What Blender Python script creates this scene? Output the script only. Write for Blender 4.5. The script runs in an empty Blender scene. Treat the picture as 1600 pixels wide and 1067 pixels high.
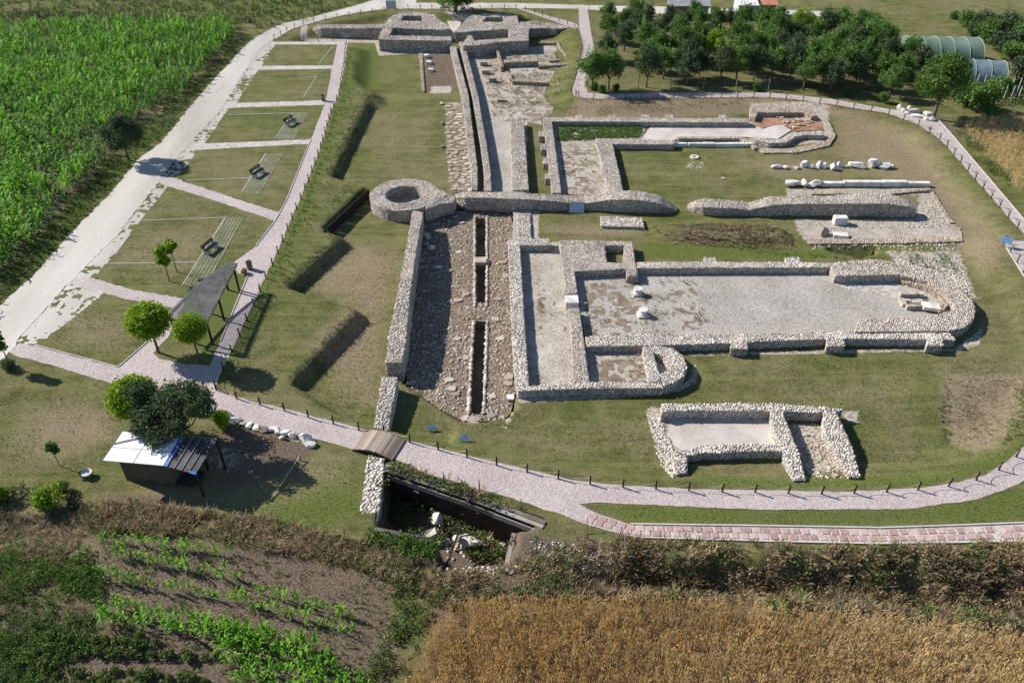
import bpy, bmesh, math, random
import numpy as np
from mathutils import Vector, Matrix
from mathutils.geometry import tessellate_polygon
random.seed(7); rng = np.random.default_rng(11)
R = math.radians
scene = bpy.context.scene
col = scene.collection

# ------------------------------------------------------------------ camera, sky, sun, exposure
CAM_H, PITCH, FPX = 36.6, R(37.7), 1244.4
cam_d = bpy.data.cameras.new('camera'); cam_d.lens = 28.0; cam_d.sensor_width = 36.0
cam_d.clip_start = 0.5; cam_d.clip_end = 8000
cam = bpy.data.objects.new('camera', cam_d); col.objects.link(cam)
cam.location = (0, 0, CAM_H); cam.rotation_euler = (R(90) - PITCH, 0, 0)
scene.camera = cam
SUN_EL, SUN_AZ = R(34), R(-66)          # azimuth clockwise from +Y
w = bpy.data.worlds.new('World'); scene.world = w; w.use_nodes = True
nt = w.node_tree; nt.nodes.clear()
sky = nt.nodes.new('ShaderNodeTexSky'); sky.sky_type = 'NISHITA'; sky.sun_disc = False
sky.sun_elevation = SUN_EL; sky.sun_rotation = SUN_AZ; sky.altitude = 300; sky.ozone_density = 3.2; sky.dust_density = .4
bg = nt.nodes.new('ShaderNodeBackground'); bg.inputs[1].default_value = 0.078
wo = nt.nodes.new('ShaderNodeOutputWorld')
nt.links.new(sky.outputs[0], bg.inputs[0]); nt.links.new(bg.outputs[0], wo.inputs[0])
sd_ = bpy.data.lights.new('sun', 'SUN'); sd_.energy = 4.7; sd_.angle = R(0.5); sd_.color = (1.0, .94, .86)
sun = bpy.data.objects.new('sun', sd_); col.objects.link(sun)
SL = Vector((math.sin(SUN_AZ) * math.cos(SUN_EL), math.cos(SUN_AZ) * math.cos(SUN_EL), math.sin(SUN_EL)))
sun.rotation_euler = (-SL).to_track_quat('-Z', 'Y').to_euler(); sun.location = SL * 100
scene.view_settings.view_transform = 'Standard'; scene.view_settings.look = 'None'
scene.view_settings.exposure = 0.7; scene.view_settings.gamma = 1.0
scene.view_settings.use_curve_mapping = False

# ------------------------------------------------------------------ helpers
cp, sp = math.cos(PITCH), math.sin(PITCH)
def G(px, py, z=0.0):
    """the survey: a point of the site given by where it shows in the photograph and its height"""
    u = (px - 800) / FPX; v = (py - 533.5) / FPX
    t = (CAM_H - z) / (sp + v * cp)
    return (u * t, (cp - v * sp) * t, z)

def sdist(X, Y, poly):
    """signed distance to a polygon, positive inside"""
    P = np.array([(p[0], p[1]) for p in poly]); Q = np.roll(P, -1, 0)
    d = np.full(X.shape, 1e18); ins = np.zeros(X.shape, bool)
    for (ax, ay), (bx, by) in zip(P, Q):
        ex, ey = bx - ax, by - ay
        L = ex * ex + ey * ey + 1e-12
        t = np.clip(((X - ax) * ex + (Y - ay) * ey) / L, 0, 1)
        d = np.minimum(d, (X - ax - t * ex) ** 2 + (Y - ay - t * ey) ** 2)
        if ay != by:
            c = ((ay > Y) != (by > Y)) & (X < (bx - ax) * (Y - ay) / (by - ay) + ax)
            ins ^= c
    d = np.sqrt(d)
    return np.where(ins, d, -d)
def S(t):
    t = np.clip(t, 0, 1); return t * t * (3 - 2 * t)
def W(pts, z=0.0): return [G(p[0], p[1], z) for p in pts]

def vnoise(X, Y, s, seed=0):
    """smooth value noise, -1..1"""
    r = np.random.default_rng(seed + 991); T = r.random((64, 64)) * 2 - 1
    x = X / s + 1000.37; y = Y / s + 1000.71
    i = np.floor(x).astype(int); j = np.floor(y).astype(int)
    fx = S(x - i); fy = S(y - j)
    a = T[i % 64, j % 64]; b = T[(i + 1) % 64, j % 64]; c = T[i % 64, (j + 1) % 64]; d = T[(i + 1) % 64, (j + 1) % 64]
    return (a * (1 - fx) + b * fx) * (1 - fy) + (c * (1 - fx) + d * fx) * fy

def tag(o, label=None, cat=None, group=None, kind=None):
    if label: o['label'] = label
    if cat: o['category'] = cat
    if group: o['group'] = group
    if kind: o['kind'] = kind
    return o
def empty(name, loc, rz=0, label=None, cat=None, group=None, kind=None):
    o = bpy.data.objects.new(name, None); col.objects.link(o)
    o.location = loc; o.rotation_euler = (0, 0, rz); o.empty_display_size = .3
    return tag(o, label, cat, group, kind)
def link(name, me, parent=None, loc=None):
    o = bpy.data.objects.new(name, me); col.objects.link(o)
    if parent is not None: o.parent = parent
    if loc is not None: o.location = loc
    return o
def mesh_np(name, V, F, mat, smooth=False):
    V = np.asarray(V, np.float32); F = np.asarray(F, np.int32)
    me = bpy.data.meshes.new(name)
    k = F.shape[1]
    me.vertices.add(len(V)); me.vertices.foreach_set('co', V.ravel())
    me.loops.add(F.size); me.loops.foreach_set('vertex_index', F.ravel())
    me.polygons.add(len(F)); me.polygons.foreach_set('loop_start', np.arange(0, F.size, k, dtype=np.int32))
    me.update(calc_edges=True)
    if mat: me.materials.append(mat)
    if smooth: me.polygons.foreach_set('use_smooth', np.ones(len(F), bool))
    return me
def rel(V, loc): return np.asarray(V, float) - np.asarray(loc, float)

class MB:
    def __init__(s): s.v = []; s.f = []
    def add(s, vs, fs):
        n = len(s.v); s.v += [tuple(v) for v in vs]; s.f += [tuple(i + n for i in f) for f in fs]; return s
    def box(s, c, d, rz=0, M=None, j=0):
        vs = []
        for k in range(8):
            p = Vector(((k & 1) - .5, ((k >> 1) & 1) - .5, ((k >> 2) & 1) - .5))
            p = Vector((p.x * d[0], p.y * d[1], p.z * d[2]))
            if j: p += Vector((random.uniform(-j, j), random.uniform(-j, j), random.uniform(-j, j)))
            p.rotate(Matrix.Rotation(rz, 3, 'Z'))
            if M: p = M @ p
            vs.append(p + Vector(c))
        return s.add(vs, [(0, 2, 3, 1), (4, 5, 7, 6), (0, 1, 5, 4), (2, 6, 7, 3), (0, 4, 6, 2), (1, 3, 7, 5)])
    def bar(s, a, b, wd, h):
        """a beam with a rectangular section from a to b"""
        a = Vector(a); b = Vector(b); d = (b - a).normalized()
        up = Vector((0, 0, 1)) if abs(d.z) < .95 else Vector((0, 1, 0))
        x = d.cross(up).normalized() * wd / 2; y = x.cross(d).normalized() * h / 2
        vs = [a - x - y, a + x - y, a + x + y, a - x + y, b - x - y, b + x - y, b + x + y, b - x + y]
        return s.add(vs, [(0, 1, 2, 3), (7, 6, 5, 4), (0, 4, 5, 1), (1, 5, 6, 2), (2, 6, 7, 3), (3, 7, 4, 0)])
    def tube(s, pts, r, n=6, r2=None):
        pts = [Vector(p) for p in pts]; rings = []
        for i, p in enumerate(pts):
            d = (pts[min(i + 1, len(pts) - 1)] - pts[max(i - 1, 0)]).normalized()
            up = Vector((0, 0, 1)) if abs(d.z) < .9 else Vector((1, 0, 0))
            x = d.cross(up).normalized(); y = d.cross(x).normalized()
            rr = r if r2 is None else r + (r2 - r) * i / max(1, len(pts) - 1)
            rings.append([p + x * rr * math.cos(2 * math.pi * k / n) + y * rr * math.sin(2 * math.pi * k / n) for k in range(n)])
        fs = []
        for i in range(len(pts) - 1):
            for k in range(n):
                fs.append((i * n + k, i * n + (k + 1) % n, (i + 1) * n + (k + 1) % n, (i + 1) * n + k))
        fs.append(tuple(range(n - 1, -1, -1))); fs.append(tuple((len(pts) - 1) * n + k for k in range(n)))
        return s.add([v for r_ in rings for v in r_], fs)
    def prism(s, poly, zt, zb):
        n = len(poly)
        A = sum(poly[i][0] * poly[(i + 1) % n][1] - poly[(i + 1) % n][0] * poly[i][1] for i in range(n))
        if A < 0: poly = poly[::-1]
        top = [(p[0], p[1], p[2] if zt is None else zt) for p in poly]; bot = [(p[0], p[1], zb) for p in poly]
        fs = [tuple(t) for t in tessellate_polygon([[Vector((p[0], p[1], 0)) for p in top]])]
        fs = [f if ((top[f[1]][0] - top[f[0]][0]) * (top[f[2]][1] - top[f[0]][1]) - (top[f[2]][0] - top[f[0]][0]) * (top[f[1]][1] - top[f[0]][1])) > 0 else f[::-1] for f in fs]
        sf = [(i, n + i, n + (i + 1) % n, (i + 1) % n) for i in range(n)]
        bf = [tuple(n + i for i in f[::-1]) for f in fs]
        return s.add(top + bot, fs + sf + bf)
    def mesh(s, name, mat, loc=(0, 0, 0), smooth=False):
        me = bpy.data.meshes.new(name)
        me.from_pydata([(v[0] - loc[0], v[1] - loc[1], v[2] - loc[2]) for v in s.v], [], s.f)
        if len(s.f) > 3:
            bm = bmesh.new(); bm.from_mesh(me); bmesh.ops.recalc_face_normals(bm, faces=bm.faces); bm.to_mesh(me); bm.free()
        me.materials.append(mat)
        if smooth: me.polygons.foreach_set('use_smooth', [True] * len(me.polygons))
        me.update(); return me
    def build(s, name, mat, parent=None, loc=(0, 0, 0), smooth=False):
        """coordinates are in the parent's space, or in the world's when top-level with its origin at loc"""
        return link(name, s.mesh(name, mat, loc, smooth), parent, loc if parent is None else None)

# ------------------------------------------------------------------ materials
def mat(name, stops, scale=1.0, fine=18.0, island=0.0, bump=.3, bdist=.05, rough=.9, spec=.2, vor=0.0, detail=6,
        transl=0.0, finemix=.35, bands=None, stretch=None):
    m = bpy.data.materials.new(name); m.use_nodes = True; t = m.node_tree; N = t.nodes; L = t.links
    N.clear(); out = N.new('ShaderNodeOutputMaterial'); b = N.new('ShaderNodeBsdfPrincipled')
    b.inputs['Roughness'].default_value = rough; b.inputs['Specular IOR Level'].default_value = spec
    geo = N.new('ShaderNodeNewGeometry'); vec = geo.outputs['Position']
    if stretch:
        mp = N.new('ShaderNodeMapping'); mp.inputs['Scale'].default_value = stretch[:3]
        mp.inputs['Rotation'].default_value = (0, 0, stretch[3] if len(stretch) > 3 else 0)
        L.new(vec, mp.inputs[0]); vec = mp.outputs[0]
    n1 = N.new('ShaderNodeTexNoise'); n1.inputs['Scale'].default_value = scale; n1.inputs['Detail'].default_value = detail
    n2 = N.new('ShaderNodeTexNoise'); n2.inputs['Scale'].default_value = fine; n2.inputs['Detail'].default_value = 3
    L.new(vec, n1.inputs[0]); L.new(vec, n2.inputs[0])
    def math_(op, a, b_, c=None):
        x = N.new('ShaderNodeMath'); x.operation = op
        for i, q in enumerate((a, b_, c)):
            if q is None: continue
            if isinstance(q, (int, float)): x.inputs[i].default_value = q
            else: L.new(q, x.inputs[i])
        return x.outputs[0]
    fac = math_('ADD', math_('MULTIPLY', n1.outputs[0], 1 - finemix), math_('MULTIPLY', n2.outputs[0], finemix))
    fac = math_('MULTIPLY_ADD', math_('SUBTRACT', fac, .5), 2.2, .5)
    hgt = n2.outputs[0]
    if vor:
        vo = N.new('ShaderNodeTexVoronoi'); vo.inputs['Scale'].default_value = vor; L.new(vec, vo.inputs[0])
        sep = N.new('ShaderNodeSeparateColor'); L.new(vo.outputs['Color'], sep.inputs[0])
        fac = math_('ADD', math_('MULTIPLY', fac, .55), math_('MULTIPLY', sep.outputs[0], .45))
        hgt = math_('SUBTRACT', 1.0, vo.outputs['Distance'])
    if island:
        oi = N.new('ShaderNodeObjectInfo')
        rnd = math_('FRACT', math_('ADD', geo.outputs['Random Per Island'], oi.outputs['Random']), 0.0)
        fac = math_('ADD', math_('MULTIPLY', fac, 1 - island), math_('MULTIPLY', rnd, island))
    cr = N.new('ShaderNodeValToRGB'); el = cr.color_ramp.elements
    while len(el) < len(stops): el.new(.5)
    for e, (p, c) in zip(el, stops): e.position = p; e.color = (*c, 1)
    L.new(fac, cr.inputs[0]); L.new(cr.outputs[0], b.inputs['Base Color'])
    if bump:
        bp = N.new('ShaderNodeBump'); bp.inputs['Strength'].default_value = bump; bp.inputs['Distance'].default_value = bdist
        L.new(hgt, bp.inputs['Height']); L.new(bp.outputs[0], b.inputs['Normal'])
    sh = b.outputs[0]
    if transl:
        tr = N.new('ShaderNodeBsdfTranslucent'); mx = N.new('ShaderNodeMixShader'); mx.inputs[0].default_value = transl
        L.new(cr.outputs[0], tr.inputs[0]); L.new(sh, mx.inputs[1]); L.new(tr.outputs[0], mx.inputs[2]); sh = mx.outputs[0]
    L.new(sh, out.inputs[0])
    return m
def ramp(a, b, c=None):
    return [(.2, a), (.8, b)] if c is None else [(.15, a), (.5, b), (.85, c)]
M = {}
M['stone'] = mat('rubble stone', ramp((.21, .182, .155), (.43, .375, .32), (.68, .61, .53)), .35, 9, island=.55, bump=.35, bdist=.03)
M['stone_warm'] = mat('warm rubble stone', ramp((.22, .17, .125), (.42, .335, .25), (.64, .54, .43)), .4, 9, island=.55, bump=.35, bdist=.03)
M['stone_pale'] = mat('pale rubble stone', ramp((.25, .22, .19), (.49, .44, .385), (.74, .68, .605)), .4, 9, island=.55, bump=.35, bdist=.03)
M['mortar'] = mat('wall core and mortar', ramp((.15, .13, .108), (.26, .228, .192), (.38, .34, .29)), .9, 14, bump=.6, bdist=.06, vor=6)
M['mortar_warm'] = mat('earthy mortar', ramp((.1, .075, .05), (.19, .145, .102), (.31, .25, .19)), .8, 14, bump=.6, bdist=.06, vor=6)
M['marble'] = mat('weathered white marble', ramp((.4, .385, .36), (.63, .61, .575), (.8, .78, .74)), 1.6, 12, bump=.4, bdist=.03)
M['path'] = mat('pinkish gravel path', ramp((.3, .25, .242), (.41, .35, .338), (.52, .455, .44)), .25, 22, bump=.5, bdist=.03, vor=9, finemix=.6)
M['pebble'] = mat('white pebble path', ramp((.2, .18, .14), (.44, .41, .38), (.62, .58, .54)), .8, 9, bump=.6, bdist=.04, vor=6, finemix=.7)
M['road'] = mat('white crushed stone road', ramp((.34, .315, .275), (.46, .435, .39), (.55, .52, .47)), .25, 10, bump=.25, bdist=.03, finemix=.3, stretch=(1.0, .18, 1, R(-33)))
M['road_far'] = mat('white crushed stone far road', ramp((.45, .43, .39), (.56, .53, .49), (.66, .63, .58)), .25, 6, bump=.25, bdist=.03)
M['floor'] = mat('grey gravel floor', ramp((.2, .175, .145), (.35, .325, .29), (.5, .47, .43)), .3, 5, bump=.6, bdist=.03, finemix=.5, vor=13)
M['floor_warm'] = mat('sandy gravel floor', ramp((.17, .14, .095), (.37, .33, .275), (.54, .5, .44)), .6, 5, bump=.6, bdist=.03, finemix=.4, vor=13)
M['floor_pale'] = mat('pale mortar floor', ramp((.36, .325, .285), (.49, .45, .41), (.6, .56, .52)), .5, 9, bump=.4, bdist=.03)
M['clay'] = mat('reddish brick dust', ramp((.19, .1, .065), (.3, .165, .11), (.4, .26, .19)), .8, 9, bump=.3)
M['brick'] = mat('tan brick', ramp((.3, .2, .13), (.45, .33, .24), (.58, .47, .37)), 1, 9, island=.6)
M['slab'] = mat('worn red paving slab', ramp((.3, .2, .18), (.4, .28, .255), (.52, .42, .39)), .8, 9, island=.45, bump=.3, bdist=.02)
M['slab_bed'] = mat('gravelly slab joints', ramp((.2, .13, .08), (.46, .4, .37), (.6, .54, .51)), 1.6, 9, bump=.5, finemix=.6)
M['kerb'] = mat('pale concrete kerb', ramp((.42, .4, .37), (.55, .53, .5)), 1, 12, bump=.2)
M['flag'] = mat('tan flagstone', ramp((.2, .165, .125), (.36, .31, .25), (.56, .5, .43)), .9, 9, island=.4, bump=.4, bdist=.03)
M['soil'] = mat('brown dug soil', ramp((.1, .075, .05), (.17, .13, .09), (.25, .2, .15)), .6, 10, bump=.8, bdist=.08)
M['wood'] = mat('weathered grey timber', ramp((.11, .095, .075), (.22, .195, .16), (.34, .31, .27)), .8, 20, bump=.4, bdist=.01, island=.5)
M['plank'] = mat('sun bleached bridge plank', ramp((.19, .145, .11), (.31, .25, .2), (.43, .365, .31)), .9, 20, bump=.3, bdist=.01, island=.6)
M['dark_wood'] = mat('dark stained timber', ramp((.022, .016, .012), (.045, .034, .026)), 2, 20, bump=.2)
M['slat'] = mat('grey pergola slat', ramp((.09, .09, .095), (.15, .15, .155), (.22, .22, .22)), 1, 20, bump=.2, bdist=.01)
M['rope'] = mat('pale hemp rope', ramp((.3, .28, .18), (.42, .4, .28)), 3, 30, bump=0)
M['reed'] = mat('brown reed screen', ramp((.05, .04, .03), (.11, .085, .06), (.17, .135, .1)), 3, 20, bump=.6, bdist=.03, stretch=(9, 9, .6, 0))
M['roof_white'] = mat('white corrugated board', ramp((.7, .71, .72), (.8, .81, .82)), .6, 6, bump=.1, rough=.5)
M['sheet_grey'] = mat('dark transparent roofing sheet', ramp((.03, .033, .038), (.06, .063, .068), (.13, .13, .13)), 1.5, 8, bump=.1, rough=.6)
M['tarp'] = mat('blue tarpaulin', ramp((.01, .06, .3), (.03, .16, .6)), 2, 8, bump=.3, rough=.4)
M['metal'] = mat('pale steel', ramp((.4, .42, .45), (.55, .57, .6)), 2, 8, bump=0, rough=.35)
M['sign'] = mat('pale blue grey info panel', ramp((.32, .38, .45), (.48, .54, .6)), 4, 14, bump=0, rough=.4)
M['blue_plate'] = mat('blue sign plate', ramp((.08, .17, .28), (.15, .28, .42)), 3, 12, bump=0, rough=.35)
M['net_green'] = mat('green greenhouse film', ramp((.13, .2, .14), (.19, .27, .2), (.27, .36, .28)), .4, 3, bump=.1, rough=.4, transl=.25)
M['net_blue'] = mat('grey blue greenhouse film', ramp((.13, .18, .2), (.19, .25, .28), (.27, .34, .37)), .4, 3, bump=.1, rough=.4, transl=.2)
M['film_white'] = mat('whitish film end', ramp((.26, .34, .28), (.38, .46, .4)), 1, 5, bump=0, rough=.5)
M['far_roof'] = mat('grey fibre roof', ramp((.2, .21, .22), (.33, .34, .35)), .8, 5, bump=.2)
M['far_red'] = mat('orange tile roof', ramp((.4, .17, .1), (.55, .27, .18)), 1, 5)
M['bark'] = mat('bark', ramp((.07, .055, .04), (.13, .105, .08), (.2, .17, .14)), 3, 20, bump=.5, bdist=.02)
def leaf(name, a, b, c, isl=.6, tr=.35): return mat(name, ramp(a, b, c), .5, 4, island=isl, bump=0, rough=.65, spec=.25, transl=tr, detail=2)
M['lf_orch'] = leaf('orchard leaves', (.055, .11, .022), (.11, .21, .042), (.2, .33, .08))
M['lf_dark'] = leaf('dark grey green leaves', (.04, .068, .028), (.075, .12, .048), (.14, .19, .09))
M['lf_mid'] = leaf('mid green leaves', (.045, .095, .016), (.09, .175, .028), (.16, .27, .05))
M['lf_lime'] = leaf('lime green leaves', (.13, .22, .01), (.24, .37, .018), (.37, .52, .03), tr=.4)
M['lf_bright'] = leaf('bright yellow green leaves', (.13, .21, .015), (.23, .35, .03), (.36, .48, .05), tr=.4)
M['corn'] = leaf('corn leaves', (.06, .16, .008), (.13, .33, .016), (.27, .54, .035), isl=.45, tr=.35)
M['wheat'] = leaf('ripe wheat', (.44, .3, .1), (.68, .49, .19), (.88, .7, .36), isl=.5, tr=.3)
M['wheat_pale'] = leaf('pale ripe wheat', (.46, .34, .16), (.7, .55, .29), (.88, .73, .44), isl=.5, tr=.3)
M['straw'] = leaf('dead grass', (.17, .125, .07), (.31, .24, .14), (.48, .39, .24), isl=.55, tr=.3)
M['weed'] = leaf('green weeds', (.05, .085, .018), (.1, .155, .035), (.17, .24, .06), isl=.5, tr=.35)
M['weed_lush'] = leaf('lush weeds', (.05, .1, .016), (.09, .17, .024), (.14, .24, .04), isl=.5, tr=.35)
M['weed_dark'] = leaf('dark rough weeds', (.05, .058, .028), (.1, .105, .05), (.18, .17, .09), isl=.55, tr=.3)
M['brush'] = leaf('dry brown brush', (.15, .108, .058), (.29, .215, .12), (.46, .36, .21), isl=.55, tr=.25)
M['grass'] = leaf('short grass', (.09, .1, .026), (.15, .155, .045), (.24, .23, .09), isl=.45, tr=.3)

# ------------------------------------------------------------------ terrain
ZS = -0.8
PX_BASIN = [(556, 76), (550, 132), (578, 148), (514, 276), (566, 292), (498, 356), (530, 372), (444, 450), (556, 487), (448, 600),
            (520, 648), (600, 672), (700, 700), (800, 727), (900, 750), (1000, 760), (1100, 765), (1300, 769), (1450, 760), (1560, 724), (1602, 690),
            (1690, 600), (1640, 470), (1600, 435), (1566, 385), (1590, 368), (1530, 292), (1480, 238), (1440, 204), (1380, 182), (1300, 168), (1240, 160),
            (1160, 156), (1060, 157), (940, 158), (898, 152), (888, 140), (905, 95), (900, 50), (860, 34), (800, 20), (700, 20), (600, 20), (500, 38), (440, 64), (500, 67)]
BASIN = W(PX_BASIN)
PX_STREET = [(652, 336), (668, 334), (700, 328), (802, 328), (800, 372), (797, 380), (806, 612), (798, 645), (790, 658), (722, 662), (690, 640), (664, 622), (640, 606), (618, 588), (640, 470)]
STREET = W(PX_STREET, -1.2)
PIT = W([(600, 738), (851, 824), (808, 834), (794, 886), (697, 890), (677, 880), (684, 850), (592, 828)], -.3)
DITCH = W([(900, 905), (1000, 880), (1200, 875), (1400, 878), (1700, 885), (1700, 985), (1400, 950), (1200, 938), (1000, 930)])
MOUND = W([(1012, 350), (1100, 345), (1200, 347), (1240, 362), (1240, 388), (1120, 384), (1040, 378), (1012, 366)], -.8)
HOLE = W([(1290, 386), (1372, 386), (1366, 396), (1352, 400), (1345, 404), (1330, 398), (1300, 392)], -.8)
BANK_N = None
def height(x, y):
    X = np.atleast_1d(np.asarray(x, float)); Y = np.atleast_1d(np.asarray(y, float))
    d = sdist(X, Y, BASIN)
    wd = np.where(X < -4, .85, 3.6) + np.where((X < -4) & (Y > 95), 1.5, 0)
    wd = wd - np.clip((X + 6) / 30, 0, 1) * 0
    h = ZS * S(d / wd)
    ins = sdist(X, Y, STREET); h = np.where(ins > -.2, h * (1 - S((ins + .2) / .3)) + (-2.2) * S((ins + .2) / .3), h)
    p = sdist(X, Y, PIT); h = h + (-2.3 - h) * S((p + .05) / .35)
    t = sdist(X, Y, DITCH); h = h - 1.5 * S((t + .5) / 1.8)
    m = sdist(X, Y, MOUND); h = h + .4 * S(m / 1.4)
    q = sdist(X, Y, HOLE); h = h - 1.3 * S((q + .1) / .35)
    rough = .04 * vnoise(X, Y, 2.3, 1) + .02 * vnoise(X, Y, .7, 2)
    h = h + rough * np.clip(np.where(d > 0, d / 2, 0), 0, 1) * np.where(ins > -.3, 0, 1) * .8
    weedy = np.clip(t / 1.0 + 1, 0, 1)
    h = h + weedy * (.38 * vnoise(X, Y, 1.3, 4) + .12 * vnoise(X, Y, .5, 5))
    return h
def hz(x, y): return float(height(x, y)[0])
def Gt(px, py):
    z = 0.0
    for _ in range(5):
        p = G(px, py, z); z = hz(p[0], p[1])
    return (p[0], p[1], z)

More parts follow.
